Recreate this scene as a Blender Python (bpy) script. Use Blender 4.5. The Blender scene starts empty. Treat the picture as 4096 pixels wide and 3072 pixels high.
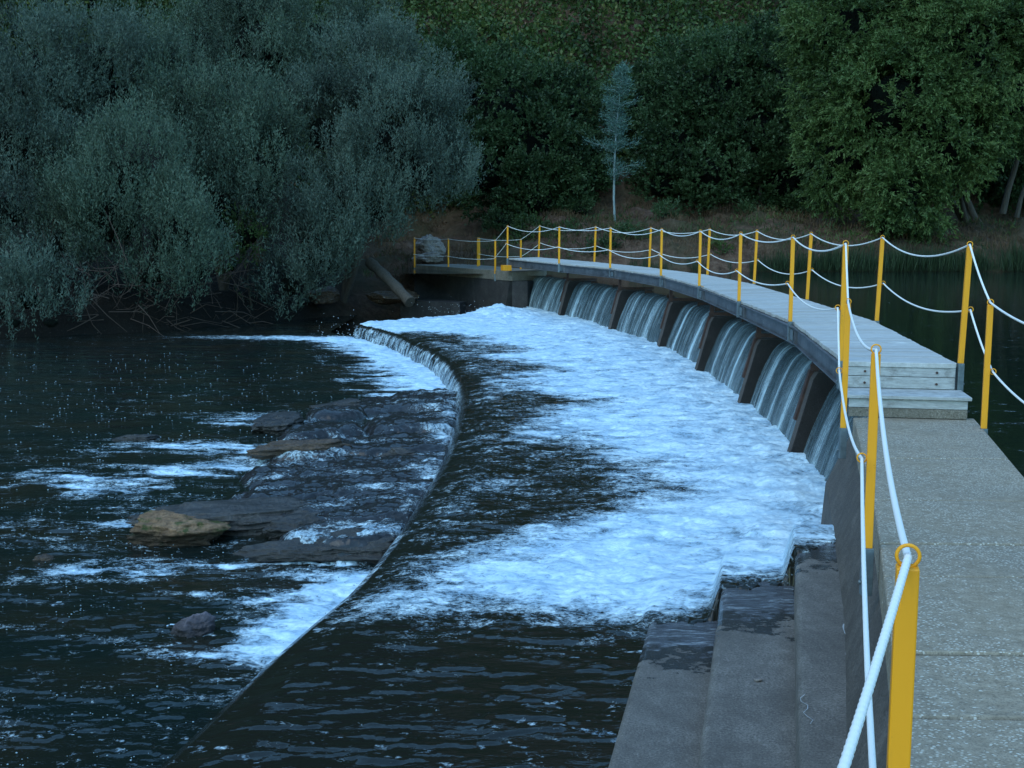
import bpy, math, random
import numpy as np
from math import radians, sin, cos, pi, atan2, hypot
from mathutils import Matrix, Vector

random.seed(7)
RNG = np.random.default_rng(11)
scn = bpy.context.scene
COL = scn.collection

# ------------------------------------------------------------------ camera
PITCH, ROLL, CZ, FOC = 0.1305, 0.0047, 3.55, 5000.0
cd = bpy.data.cameras.new('camera'); cam = bpy.data.objects.new('camera', cd); COL.objects.link(cam)
cd.sensor_width = 36; cd.lens = 36 * FOC / 4096; cd.clip_start = .05; cd.clip_end = 2000
cam.matrix_world = Matrix.Translation((0, 0, CZ)) @ Matrix.Rotation(pi / 2 - PITCH, 4, 'X') @ Matrix.Rotation(ROLL, 4, 'Z')
scn.camera = cam

def at(x, y, d):
    """surveyed bearing (x, y on a 2212 px wide plan of the view) at distance d -> world point"""
    u = x * 1.8517 - 2048; v = y * 1.8517 - 1536
    c, s = cos(ROLL), sin(ROLL)
    u0 = u * c + v * s; v0 = -u * s + v * c
    Y = FOC * cos(PITCH) - v0 * sin(PITCH); Z = -v0 * cos(PITCH) - FOC * sin(PITCH)
    k = d / Y
    return (u0 * k, d, CZ + Z * k)

# ------------------------------------------------------------------ noise
def _h(ix, iy, s):
    n = (ix.astype(np.int64) * 374761393 + iy.astype(np.int64) * 668265263 + s * 974711) & 0x7fffffff
    n = ((n ^ (n >> 13)) * 1274126177) & 0x7fffffff
    return ((n ^ (n >> 16)) & 0xffff) / 65535.0
def vn(x, y, s=0):
    ix = np.floor(x); iy = np.floor(y); fx = x - ix; fy = y - iy
    fx = fx * fx * fx * (fx * (fx * 6 - 15) + 10); fy = fy * fy * fy * (fy * (fy * 6 - 15) + 10)
    a = _h(ix, iy, s); b = _h(ix + 1, iy, s); c = _h(ix, iy + 1, s); d = _h(ix + 1, iy + 1, s)
    return (a + (b - a) * fx) * (1 - fy) + (c + (d - c) * fx) * fy
def fbm(x, y, o=4, s=0, g=.5):
    x = np.asarray(x, float); y = np.asarray(y, float); r = 0; a = 1; t = 0
    for i in range(o):
        r = r + a * vn(x * .8 - y * .6, x * .6 + y * .8, s + i * 17); t += a; a *= g; x = x * 2.03 + 11.3; y = y * 2.03 + 5.7
    return r / t
def sst(a, b, x):
    t = np.clip((x - a) / (b - a), 0, 1); return t * t * (3 - 2 * t)

# ------------------------------------------------------------------ object helpers
def tag(o, label=None, cat=None, group=None, kind=None):
    if label: o['label'] = label
    if cat: o['category'] = cat
    if group: o['group'] = group
    if kind: o['kind'] = kind
    return o
def link(name, me, mats, parent=None):
    for m in (mats if isinstance(mats, (list, tuple)) else [mats]): me.materials.append(m)
    o = bpy.data.objects.new(name, me); COL.objects.link(o)
    if parent is not None: o.parent = parent
    return o
def empty(name, loc=(0, 0, 0), rz=0):
    o = bpy.data.objects.new(name, None); COL.objects.link(o); o.location = loc; o.rotation_euler = (0, 0, rz); o.empty_display_size = .3
    return o
def np_mesh(name, V, F, mats, parent=None, smooth=True, attrs=None, midx=None):
    """F: (n,4) or (n,3) int array"""
    V = np.ascontiguousarray(V, np.float32); F = np.ascontiguousarray(F, np.int32)
    me = bpy.data.meshes.new(name); n, k = F.shape
    me.vertices.add(len(V)); me.vertices.foreach_set('co', V.ravel())
    me.loops.add(n * k); me.loops.foreach_set('vertex_index', F.ravel())
    me.polygons.add(n); me.polygons.foreach_set('loop_start', np.arange(n, dtype=np.int32) * k)
    try: me.polygons.foreach_set('loop_total', np.full(n, k, np.int32))
    except Exception: pass
    if midx is not None: me.polygons.foreach_set('material_index', np.ascontiguousarray(midx, np.int32))
    me.polygons.foreach_set('use_smooth', np.full(n, smooth, bool))
    me.update(calc_edges=True)
    for an, av in (attrs or {}).items():
        a = me.attributes.new(an, 'FLOAT', 'POINT'); a.data.foreach_set('value', np.ascontiguousarray(av, np.float32))
    return link(name, me, mats, parent)
def grid_faces(nr, nc):
    i = np.arange((nr - 1) * (nc - 1)); r = i // (nc - 1); c = i % (nc - 1); a = r * nc + c
    return np.stack([a, a + 1, a + nc + 1, a + nc], 1)

class MB:
    def __init__(s): s.v = []; s.f = []; s.sm = []
    def add(s, vs, fs, smooth=False):
        b = len(s.v); s.v += [tuple(v) for v in vs]; s.f += [tuple(b + i for i in f) for f in fs]; s.sm += [smooth] * len(fs)
    def box(s, c, size, rz=0, M=None):
        hx, hy, hz = [k / 2 for k in size]; vs = []
        for z in (-hz, hz):
            for x, y in ((-hx, -hy), (hx, -hy), (hx, hy), (-hx, hy)):
                p = Vector((x, y, z)); p = (M @ p) if M else Matrix.Rotation(rz, 3, 'Z') @ p
                vs.append((c[0] + p.x, c[1] + p.y, c[2] + p.z))
        s.add(vs, [(3, 2, 1, 0), (4, 5, 6, 7), (0, 1, 5, 4), (1, 2, 6, 5), (2, 3, 7, 6), (3, 0, 4, 7)])
    def bar(s, a, b, w, h):
        """box from a to b, w horizontal width, h other"""
        a = Vector(a); b = Vector(b); d = (b - a); L = d.length; d.normalize()
        up = Vector((0, 0, 1)) if abs(d.z) < .95 else Vector((0, 1, 0))
        x = d.cross(up).normalized(); y = x.cross(d)
        vs = []
        for t in (a, b):
            for i, j in ((-1, -1), (1, -1), (1, 1), (-1, 1)): vs.append(t + x * (i * w / 2) + y * (j * h / 2))
        s.add(vs, [(3, 2, 1, 0), (4, 5, 6, 7), (0, 1, 5, 4), (1, 2, 6, 5), (2, 3, 7, 6), (3, 0, 4, 7)])
    def tube(s, pts, r, n=8, cap=True):
        pts = [Vector(p) for p in pts]; N = len(pts); rs = r if isinstance(r, (list, tuple)) else [r] * N
        vs = []; prev = None
        for i, p in enumerate(pts):
            d = (pts[min(i + 1, N - 1)] - pts[max(i - 1, 0)]).normalized()
            if prev is None: prev = d.orthogonal().normalized()
            x = (prev - d * prev.dot(d)).normalized(); prev = x; y = d.cross(x)
            for k in range(n):
                a = 2 * pi * k / n; vs.append(p + (x * cos(a) + y * sin(a)) * rs[i])
        fs = []
        for i in range(N - 1):
            for k in range(n): fs.append((i * n + k, i * n + (k + 1) % n, (i + 1) * n + (k + 1) % n, (i + 1) * n + k))
        s.add(vs, fs, True)
        if cap: s.add([vs[k] for k in range(n)], [tuple(range(n))[::-1]]); s.add([vs[(N - 1) * n + k] for k in range(n)], [tuple(range(n))])
    def torus(s, c, R, r, nx, ny, n=20, m=7):
        """ring in plane spanned by unit vectors nx, ny"""
        c = Vector(c); nx = Vector(nx); ny = Vector(ny); nz = nx.cross(ny); vs = []; fs = []
        for i in range(n):
            a = 2 * pi * i / n; d = nx * cos(a) + ny * sin(a)
            for j in range(m):
                b = 2 * pi * j / m; vs.append(c + d * (R + r * cos(b)) + nz * (r * sin(b)))
        for i in range(n):
            for j in range(m): fs.append((i * m + j, ((i + 1) % n) * m + j, ((i + 1) % n) * m + (j + 1) % m, i * m + (j + 1) % m))
        s.add(vs, fs, True)
    def prism(s, poly, a, b):
        """poly: list of 3D points at end a (function of end): callable end-> list"""
        A = poly(a); B = poly(b); n = len(A)
        s.add(A + B, [tuple(range(n))[::-1], tuple(range(n, 2 * n))] + [(i, (i + 1) % n, n + (i + 1) % n, n + i) for i in range(n)])
    def build(s, name, mats, parent=None, bevel=0, loc=(0, 0, 0)):
        me = bpy.data.meshes.new(name); L = Vector(loc)
        me.from_pydata([tuple(Vector(v) - L) for v in s.v], [], s.f); me.polygons.foreach_set('use_smooth', s.sm); me.update()
        o = link(name, me, mats, parent); o.location = loc
        if bevel:
            m = o.modifiers.new('bevel', 'BEVEL'); m.width = bevel; m.segments = 2; m.limit_method = 'ANGLE'; m.angle_limit = radians(40)
        return o

# ------------------------------------------------------------------ materials
class NT:
    def __init__(s, name):
        s.m = bpy.data.materials.new(name); s.m.use_nodes = True; s.t = s.m.node_tree; s.n = s.t.nodes; s.l = s.t.links
        s.b = s.n['Principled BSDF']; s.out = s.n['Material Output']
        s.tc = s.n.new('ShaderNodeTexCoord')
    def set(s, sock, v):
        if hasattr(v, 'bl_idname') or isinstance(v, bpy.types.NodeSocket): s.l.new(v, sock)
        else:
            if isinstance(v, (tuple, list)) and len(v) == 3 and sock.type == 'RGBA': v = (*v, 1)
            sock.default_value = v
    def P(s, **k):
        names = dict(col='Base Color', rough='Roughness', spec='Specular IOR Level', metal='Metallic', norm='Normal', ior='IOR', alpha='Alpha', coat='Coat Weight')
        for a, v in k.items(): s.set(s.b.inputs[names[a]], v)
    def map(s, scale=(1, 1, 1), rot=(0, 0, 0), src='Object'):
        n = s.n.new('ShaderNodeMapping'); s.l.new(s.tc.outputs[src] if isinstance(src, str) else src, n.inputs[0]); n.inputs['Scale'].default_value = scale; n.inputs['Rotation'].default_value = rot
        return n.outputs[0]
    def noise(s, vec, scale=1, detail=4, rough=.55, dist=0):
        n = s.n.new('ShaderNodeTexNoise'); s.l.new(vec, n.inputs['Vector']); n.inputs['Scale'].default_value = scale
        n.inputs['Detail'].default_value = detail; n.inputs['Roughness'].default_value = rough; n.inputs['Distortion'].default_value = dist
        return n.outputs['Fac']
    def vor(s, vec, scale=1, feat='F1'):
        n = s.n.new('ShaderNodeTexVoronoi'); s.l.new(vec, n.inputs['Vector']); n.inputs['Scale'].default_value = scale; n.feature = feat
        return n.outputs['Distance']
    def ramp(s, f, stops):
        n = s.n.new('ShaderNodeValToRGB'); s.l.new(f, n.inputs[0]); e = n.color_ramp.elements
        while len(e) < len(stops): e.new(.5)
        for i, (p, c) in enumerate(stops):
            e[i].position = p; e[i].color = (*c, 1) if isinstance(c, (tuple, list)) else (c, c, c, 1)
        return n.outputs[0]
    def mix(s, f, a, b):
        n = s.n.new('ShaderNodeMix'); n.data_type = 'RGBA'; s.set(n.inputs[0], f); s.set(n.inputs[6], a); s.set(n.inputs[7], b); return n.outputs[2]
    def mul(s, a, b, op='MULTIPLY', clamp=False):
        n = s.n.new('ShaderNodeMath'); n.operation = op; n.use_clamp = clamp; s.set(n.inputs[0], a); s.set(n.inputs[1], b); return n.outputs[0]
    def attr(s, name):
        n = s.n.new('ShaderNodeAttribute'); n.attribute_name = name; return n.outputs['Fac']
    def bump(s, h, strength=.5, dist=.02, norm=None):
        n = s.n.new('ShaderNodeBump'); s.l.new(h, n.inputs['Height']); n.inputs['Strength'].default_value = strength; n.inputs['Distance'].default_value = dist
        if norm is not None: s.l.new(norm, n.inputs['Normal'])
        return n.outputs[0]
    def sep(s, v):
        n = s.n.new('ShaderNodeSeparateXYZ'); s.l.new(v, n.inputs[0]); return n.outputs

def m_simple(name, col, rough=.6, spec=.3, var=.25, sc=8, metal=0, bump=.2, bd=.01, stretch=(1, 1, 1), col2=None):
    k = NT(name); v = k.map(stretch); f = k.noise(v, sc, 6, .65)
    c2 = col2 or tuple(c * (1 - var) for c in col)
    k.P(col=k.ramp(f, [(.3, c2), (.7, col)]), rough=rough, spec=spec, metal=metal, norm=k.bump(k.noise(v, sc * 5, 4), bump, bd))
    return k.m

def m_leaf(name, dark, light, trans=.25, tint=None):
    f_ = .66 if 'willow' in name else (.95 if 'young' in name else .52)
    dark = tuple(c * f_ * .85 for c in dark); light = tuple(c * f_ for c in light); tint = tint and tuple(c * f_ for c in tint)
    k = NT(name); a = k.attr('v')
    stops = [(0, dark), (.75, light)] + ([(1, tint)] if tint else [])
    col = k.ramp(a, stops); k.P(col=col, rough=.55, spec=.25)
    tr = k.n.new('ShaderNodeBsdfTranslucent'); k.l.new(col, tr.inputs[0]); mx = k.n.new('ShaderNodeMixShader'); mx.inputs[0].default_value = trans
    k.l.new(k.b.outputs[0], mx.inputs[1]); k.l.new(tr.outputs[0], mx.inputs[2]); k.l.new(mx.outputs[0], k.out.inputs[0])
    return k.m

MAT = {}
MAT['willow'] = m_leaf('willow_leaf', (.013, .028, .018), (.125, .190, .130))
MAT['willow_blue'] = m_leaf('willow_leaf_blue', (.014, .030, .024), (.132, .192, .146))
MAT['green'] = m_leaf('green_leaf', (.028, .055, .018), (.11, .19, .055), tint=(.17, .21, .05))
MAT['dgreen'] = m_leaf('dark_green_leaf', (.020, .045, .018), (.085, .155, .058))
MAT['ash'] = m_leaf('ash_leaf', (.030, .066, .020), (.130, .22, .062), tint=(.17, .26, .075))
MAT['gum'] = m_leaf('young_tree_leaf', (.03, .07, .058), (.15, .27, .22))
MAT['bramble'] = m_leaf('bramble_leaf', (.024, .052, .014), (.110, .185, .045), tint=(.20, .21, .06))
MAT['dry'] = m_leaf('dry_leaf', (.09, .05, .03), (.26, .16, .085))
MAT['reed'] = m_leaf('reed_leaf', (.02, .045, .02), (.07, .12, .05))
MAT['core'] = m_simple('shade_core', (.009, .016, .010), .9, .1, .5, 9, col2=(.002, .004, .003), bump=1, bd=.3)  # near-black mass inside crowns, its colour stands in for shade in the gaps
MAT['bark'] = m_simple('bark', (.10, .085, .07), .9, .2, .5, 6, stretch=(3, 3, .5), bump=.6)
MAT['pale_bark'] = m_simple('pale_bark', (.26, .33, .33), .7, .3, .35, 5, stretch=(1, 1, .3))
MAT['twig'] = m_simple('twig', (.085, .062, .05), .9, .2, .4, 8)
MAT['yellow'] = None

def m_yellow():
    k = NT('yellow_paint'); v = k.map((1, 1, 1)); n = k.noise(v, 45, 5, .7); big = k.noise(v, 4, 3)
    rgt = k.ramp(k.noise(k.map((1, 1, .45)), 24, 7, .8), [(.645, 0.0), (.66, 1.0)])
    c = k.mix(k.mul(big, .5), (.80, .325, .010), (.66, .26, .010)); c = k.mix(k.ramp(k.noise(k.map((1, 1, .2)), 9, 5, .7), [(.5, 0), (.75, .45)]), c, (.40, .19, .02)); c = k.mix(rgt, c, (.06, .045, .03))
    k.P(col=c, rough=.5, spec=.35, norm=k.bump(n, .15, .003)); return k.m
MAT['yellow'] = m_yellow()
MAT['galv'] = m_simple('galvanised_steel', (.16, .20, .22), .5, .5, .45, 14, metal=.4)
MAT['rope'] = None
def m_rope():
    k = NT('white_rope'); k.P(col=(.72, .71, .69), rough=.8, spec=.2, norm=k.bump(k.noise(k.map((1, 1, 1)), 160, 2), .4, .002)); return k.m
MAT['rope'] = m_rope()
def m_steel():
    k = NT('painted_beam'); v = k.map((1, 1, 1)); f = k.noise(v, 3, 7, .7); g = k.noise(k.map((.6, .6, 4)), 6, 5, .7)
    c = k.ramp(f, [(.35, (.045, .05, .058)), (.6, (.105, .115, .13)), (.75, (.13, .085, .06))])
    c = k.mix(k.ramp(g, [(.55, 0), (.72, .6)]), c, (.20, .22, .235))
    k.P(col=c, rough=.55, spec=.4, metal=.2, norm=k.bump(g, .3, .01)); return k.m
MAT['beam'] = m_steel()
MAT['rust'] = m_simple('rusty_steel', (.085, .045, .035), .8, .3, .6, 9, bump=.4, col2=(.03, .02, .018))
def m_plank():
    k = NT('weathered_planks'); a = k.attr('plank'); v = k.map((1, 1, 1)); f = k.noise(k.map((2, 14, 2)), 3, 7, .7); b = k.noise(v, .7, 4)
    c = k.ramp(f, [(.25, (.25, .235, .21)), (.5, (.42, .42, .41)), (.72, (.58, .585, .58))])
    c = k.mix(k.mul(a, .45), c, (.27, .225, .18)); c = k.mix(k.ramp(b, [(.4, 0), (.75, .4)]), c, (.33, .30, .26))
    k.P(col=c, rough=.62, spec=.4, norm=k.bump(f, .35, .006)); return k.m
MAT['plank'] = m_plank()
def m_stepwood():
    k = NT('grey_step_board'); f = k.noise(k.map((3, 3, 20)), 3, 8, .75); s = k.noise(k.map((1, 1, 1)), 4, 6, .7)
    c = k.ramp(f, [(.3, (.22, .22, .21)), (.55, (.37, .375, .37)), (.75, (.48, .49, .49))])
    c = k.mix(k.ramp(s, [(.52, 0), (.7, .75)]), c, (.10, .09, .08))
    z = k.sep(k.tc.outputs['Object'])[2]
    k.P(col=c, rough=.7, spec=.3, norm=k.bump(f, .4, .006)); return k.m
MAT['stepwood'] = m_stepwood()

def m_concrete_speckle():
    k = NT('speckled_concrete'); v = k.map((1, 1, 1)); big = k.noise(v, .9, 5, .6); f = k.noise(v, 14, 7, .75); fine = k.noise(v, 95, 3, .7)
    c = k.ramp(f, [(.25, (.165, .125, .085)), (.55, (.29, .235, .17)), (.8, (.41, .35, .27))])
    c = k.mix(k.ramp(big, [(.35, 0), (.7, .5)]), c, (.15, .14, .12))
    c = k.mix(k.ramp(fine, [(.35, .55), (.5, 0)]), c, (.06, .055, .05))
    sp = k.vor(k.map((1.0, 1.6, 1.0)), 52); big2 = k.noise(v, 1.7, 4, .6); ch = k.noise(v, 23, 3, .5)
    m = k.mul(k.ramp(sp, [(.24, 1), (.36, 0)]), k.ramp(k.mul(big2, k.mul(ch, 2)), [(.40, 0), (.52, 1)]))
    m2 = k.mul(k.ramp(k.noise(k.map((1, 1.6, 1)), 38, 5, .7), [(.58, 0), (.66, .9)]), k.ramp(big2, [(.4, 0), (.6, 1)]))
    c = k.mix(k.mul(m, .72), c, (.60, .57, .50)); c = k.mix(k.mul(m2, .6), c, (.55, .49, .41))
    k.P(col=c, rough=.85, spec=.3, norm=k.bump(k.mul(f, 1.0), .5, .012)); return k.m
MAT['speckle'] = m_concrete_speckle()

def m_concrete(name, a, b, wet=None, sc=5, streak=False):
    k = NT(name); v = k.map((1, 1, .35) if streak else (1, 1, 1)); f = k.noise(v, sc, 8, .7); g = k.noise(k.map(), 70, 4, .7); h = k.noise(k.map(), 1.6, 8, .7)
    c = k.ramp(f, [(.3, a), (.7, b)]); c = k.mix(k.ramp(g, [(.35, .8), (.5, 0)]), c, tuple(x * .4 for x in a)); c = k.mix(k.ramp(g, [(.56, 0), (.66, .6)]), c, tuple(min(1, x * 1.7) for x in b))
    c = k.mix(k.ramp(h, [(.35, .55), (.6, 0)]), c, tuple(x * .55 for x in a))
    ro = .8
    if wet:
        w = k.attr('wet'); wn = k.mul(w, k.mul(k.mul(k.noise(k.map((1, 1.5, 1)), 3.5, 8, .75), .5, 'SUBTRACT'), 2.2), 'ADD')
        wf = k.ramp(wn, [(.44, 0), (.50, 1)]); sky_streaks = k.ramp(wn, [(.76, 0), (.86, 1)])
        st = k.noise(k.map((.6, 3, 1)), 8, 8, .75, .8)
        c = k.mix(k.mul(wf, .93), c, (.012, .010, .008)); c = k.mix(sky_streaks, c, k.ramp(st, [(.35, (.03, .03, .033)), (.52, (.09, .095, .11)), (.66, (.36, .40, .43))])); ro = k.mix(wf, (.8,) * 3, (.10,) * 3)  # film: reflected sky painted as pale streaks over the wet dark concrete
        f = k.mul(f, k.mul(k.mul(st, sky_streaks), 1.5), 'ADD')
    stn = k.ramp(k.noise(k.map((1.5, .6, 1)), 2.2, 7, .75, .5), [(.42, 0), (.55, .35), (.62, .05), (.75, .5)]); c = k.mix(stn, c, tuple(x * .45 for x in a))
    k.P(col=c, rough=ro, spec=.35, norm=k.bump(k.mul(f, g, 'ADD'), .6, .012)); return k.m
MAT['conc'] = m_concrete('dark_concrete', (.085, .072, .062), (.150, .130, .115))
MAT['step'] = m_concrete('stair_concrete', (.120, .105, .092), (.205, .185, .165), wet=True)
MAT['edge'] = m_concrete('edge_concrete', (.16, .14, .11), (.27, .24, .20))
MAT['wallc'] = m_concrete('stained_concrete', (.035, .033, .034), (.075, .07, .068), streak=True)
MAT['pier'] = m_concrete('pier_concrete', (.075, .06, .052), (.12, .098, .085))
MAT['pier_dark'] = m_concrete('dark_pier_concrete', (.015, .013, .012), (.035, .03, .028))  # darker concrete for the two end faces of each pier
MAT['crack'] = m_simple('lime_deposit', (.40, .42, .43), .9, .2, .4, 30)

def m_water(name, deep, rip, foamc=(.72, .85, .89), sheet=False, rock=False, brown=None):
    k = NT(name); O = k.tc.outputs['Object']
    fo = k.attr('foam')  # foam, and on basin and river also the painted sky glints
    n1 = k.noise(k.map((.9, 1.35, 1)), 2.4, 7, .68, .6); n2 = k.noise(k.map((1, 1.35, 1)), 8.5, 7, .72, 1.2); n3 = k.noise(k.map((1, 1.25, 1)), 30, 5, .7, .8)
    mixn = k.mul(k.mul(k.mul(n1, .36), k.mul(n2, .40), 'ADD'), k.mul(n3, .36), 'ADD')    # ~ .56 mean
    cov = k.mul(k.mul(fo, 1.25), k.mul(k.mul(mixn, .56, 'SUBTRACT'), 4.2), 'ADD')
    fac = k.ramp(cov, [(.36, 0), (.62, .42), (1.0, 1)])
    c0 = deep
    if brown: c0 = k.mix(k.ramp(k.noise(k.map((1, 1.5, 1)), .55, 4), [(.4, 0), (.7, 1)]), deep, brown)
    if rock:
        r = k.attr('rock'); rk = k.ramp(k.noise(k.map((1, 2.4, 1)), 9, 8, .75, .5), [(.35, (.008, .008, .008)), (.58, (.030, .030, .033)), (.74, (.075, .078, .09)), (.88, (.17, .19, .21))])
        c0 = k.mix(r, c0, rk)
    shade = k.mix(k.ramp(n1, [(.38, .85), (.60, 0)]), k.ramp(n2, [(.28, (.30, .45, .58)), (.60, foamc)]), (.30, .46, .60))  # hollows of the foam coloured darker, as painted shade
    foamcol = k.mix(k.ramp(cov, [(.6, 1), (1.0, 0)]), shade, (.40, .50, .54)) if False else shade
    k.P(col=k.mix(fac, c0, foamcol), rough=k.mix(fac, (rip[2],) * 3, (.65,) * 3), spec=.5, ior=1.33)
    h = k.mul(k.mul(k.noise(k.map((.8, 2.0, 1)), rip[0], 4, .6, .3), .75), k.mul(k.noise(k.map((1, 2.0, 1)), rip[0] * 4.3, 3, .6), .25), 'ADD')
    hb = k.bump(h, 1, rip[1] * rip[3])
    hf = k.mul(k.mul(n2, .6), k.mul(n3, .4), 'ADD')
    nb = k.bump(k.mul(hf, fac), .55, .022, hb)
    k.P(norm=nb); return k.m
MAT['basin'] = m_water('basin_water', (.012, .012, .009), (2.2, .030, .04, .4))
MAT['river'] = m_water('river_water', (.006, .011, .010), (2.6, .035, .04, .35), rock=True, brown=(.016, .014, .009))
MAT['pond'] = m_water('pond_water', (.006, .011, .009), (1.2, .012, .04, .8))
def m_sheet():
    k = NT('falling_water'); uv = k.n.new('ShaderNodeCombineXYZ'); k.l.new(k.attr('su'), uv.inputs[0]); k.l.new(k.attr('sv'), uv.inputs[1]); u = uv.outputs[0]
    a = k.noise(k.map((1, .10, 1), src=u), 34, 5, .7, .2); b = k.noise(k.map((1, .08, 1), src=u), 11.0, 4, .65, .2); d = k.noise(k.map((1, .3, 1), src=u), 70, 3, .7)
    s = k.mul(k.mul(k.mul(a, .66), k.mul(b, .34), 'ADD'), k.mul(d, .28), 'ADD')
    s = k.mul(s, k.mul(k.attr('foam'), .24), 'ADD')
    f = k.ramp(s, [(.55, 0), (.74, .24), (1.0, 1)])
    c = k.mix(f, (.040, .060, .068), (.66, .84, .92))
    k.P(col=c, rough=k.mix(f, (.16,) * 3, (.45,) * 3), spec=.6, ior=1.33, norm=k.bump(a, .7, .03)); return k.m
MAT['sheet'] = m_sheet()
def m_foam(): 
    k = NT('foam'); k.P(col=(.78, .83, .86), rough=.45, spec=.4); return k.m
MAT['foam'] = m_foam()
MAT['bubble'] = m_simple('bubble', (.30, .40, .46), .2, .6, .3, 20, bump=0)
def m_ground():
    k = NT('bank_soil'); v = k.map(); a = k.noise(v, .35, 6, .65); b = k.noise(v, 3.5, 8, .75); g = k.noise(v, 18, 5, .7)
    c = k.ramp(b, [(.3, (.022, .013, .009)), (.5, (.095, .055, .037)), (.72, (.165, .112, .080))])
    c = k.mix(k.ramp(a, [(.42, 0), (.62, .75)]), c, (.035, .04, .018)); c = k.mix(k.ramp(k.sep(v)[0], [(.0, 1), (.01, 1)]) if False else k.mul(k.mul(k.sep(v)[0], -.35), 1.6, 'SUBTRACT', True), c, (.010, .009, .007)); c = k.mix(k.ramp(g, [(.62, 0), (.7, .5)]), c, (.17, .14, .11))  # soil blackened toward the left bank, painting in the shade under the willows
    k.P(col=c, rough=.95, spec=.15, norm=k.bump(b, .8, .15)); return k.m
MAT['ground'] = m_ground()
def m_rock(name, a, b, moss=0, wet=0, sc=3, dry=False):
    k = NT(name); v = k.map(); f = k.noise(v, sc, 8, .72, .5); g = k.noise(v, sc * 6, 6, .7)
    c = k.ramp(f, [(.3, a), (.62, b), (.8, tuple(min(1, x * 1.3) for x in b))]); c = k.mix(k.ramp(g, [(.35, .6), (.55, 0)]), c, tuple(x * .35 for x in a))
    if moss: c = k.mix(k.ramp(k.noise(v, sc * 1.3, 5, .6), [(.54, 0), (.62, moss)]), c, (.035, .055, .010))
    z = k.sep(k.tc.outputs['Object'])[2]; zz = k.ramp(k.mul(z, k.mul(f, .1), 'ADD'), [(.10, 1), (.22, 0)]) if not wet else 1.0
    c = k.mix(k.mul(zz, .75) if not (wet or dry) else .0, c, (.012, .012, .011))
    k.P(col=c, rough=.85 if not wet else .3, spec=.3 if not wet else .5, norm=k.bump(k.mul(f, g, 'ADD'), .8, .04)); return k.m
MAT['rock_tan'] = m_rock('tan_rock', (.12, .068, .036), (.29, .175, .10), moss=.9, sc=4)
MAT['rock_pur'] = m_rock('purple_rock', (.10, .085, .10), (.17, .145, .165), sc=3)
MAT['rock_dark'] = m_rock('wet_dark_rock', (.014, .013, .013), (.045, .040, .037), wet=1, sc=4)
MAT['rock_brown'] = m_rock('brown_rock', (.03, .019, .013), (.11, .068, .040), wet=1, sc=5)
MAT['slab_rock'] = m_rock('slate_rock', (.022, .019, .018), (.062, .054, .048), wet=1, sc=3)
MAT['rock_grey'] = m_rock('grey_rock', (.15, .13, .12), (.30, .26, .23), sc=2, dry=True)

# ------------------------------------------------------------------ plan curves (functions of Y)
def interp(tab):
    ys = np.array([t[0] for t in tab], float); xs = np.array([t[1] for t in tab], float)
    m = np.gradient(xs, ys)
    def f(y):
        y = np.asarray(y, float); i = np.clip(np.searchsorted(ys, y) - 1, 0, len(ys) - 2); h = ys[i + 1] - ys[i]; t = (y - ys[i]) / h
        tt = np.clip(t, 0, 1); h00 = 2 * tt ** 3 - 3 * tt ** 2 + 1; h10 = tt ** 3 - 2 * tt ** 2 + tt; h01 = -2 * tt ** 3 + 3 * tt ** 2; h11 = tt ** 3 - tt ** 2
        r = h00 * xs[i] + h10 * h * m[i] + h01 * xs[i + 1] + h11 * h * m[i + 1]
        return r + np.where(t > 1, (y - ys[-1]) * m[-1], 0) + np.where(t < 0, (y - ys[0]) * m[0], 0)
    return f
footX = interp([(-4, .4), (4, 1.9), (8, 2.55), (12, 3.22), (16.3, 3.62), (20.8, 3.76), (25.6, 3.74), (30.3, 3.5), (35.1, 2.68), (40.3, 1.45), (43, .62), (46, -.45)])
crestX = interp([(-6, -3.9), (0, -3.1), (4, -2.45), (6.76, -2.0), (7.8, -1.81), (8.7, -1.66), (9.53, -1.49), (10.35, -1.30), (11.24, -1.17), (12.4, -1.055), (14.1, -.93), (16.4, -.80), (19.6, -.765), (22.3, -.80), (25, -1.0), (28.9, -1.58), (32.2, -2.45), (35.35, -3.5), (37.2, -4.35), (40, -5.9)])
slabL = interp([(-4, -.95), (0, .18), (2.75, .95), (4.8, 1.53), (6.58, 2.0), (7.68, 2.28), (9.2, 2.64), (11.4, 3.15), (14, 3.7)])
def foot(Y, off=0.0, z=0.0):
    e = .05; x = float(footX(Y)); d = Vector((float(footX(Y + e)) - x, e)).normalized()   # tangent going away
    return (x + d.y * off, Y - d.x * off, z)
def footN(Y):
    e = .05; d = Vector((float(footX(Y + e) - footX(Y)), e)).normalized(); return d

Z_DECK, Z_WALK, Z_POND, Z_BASIN = 2.22, 1.76, 1.60, .45

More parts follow.
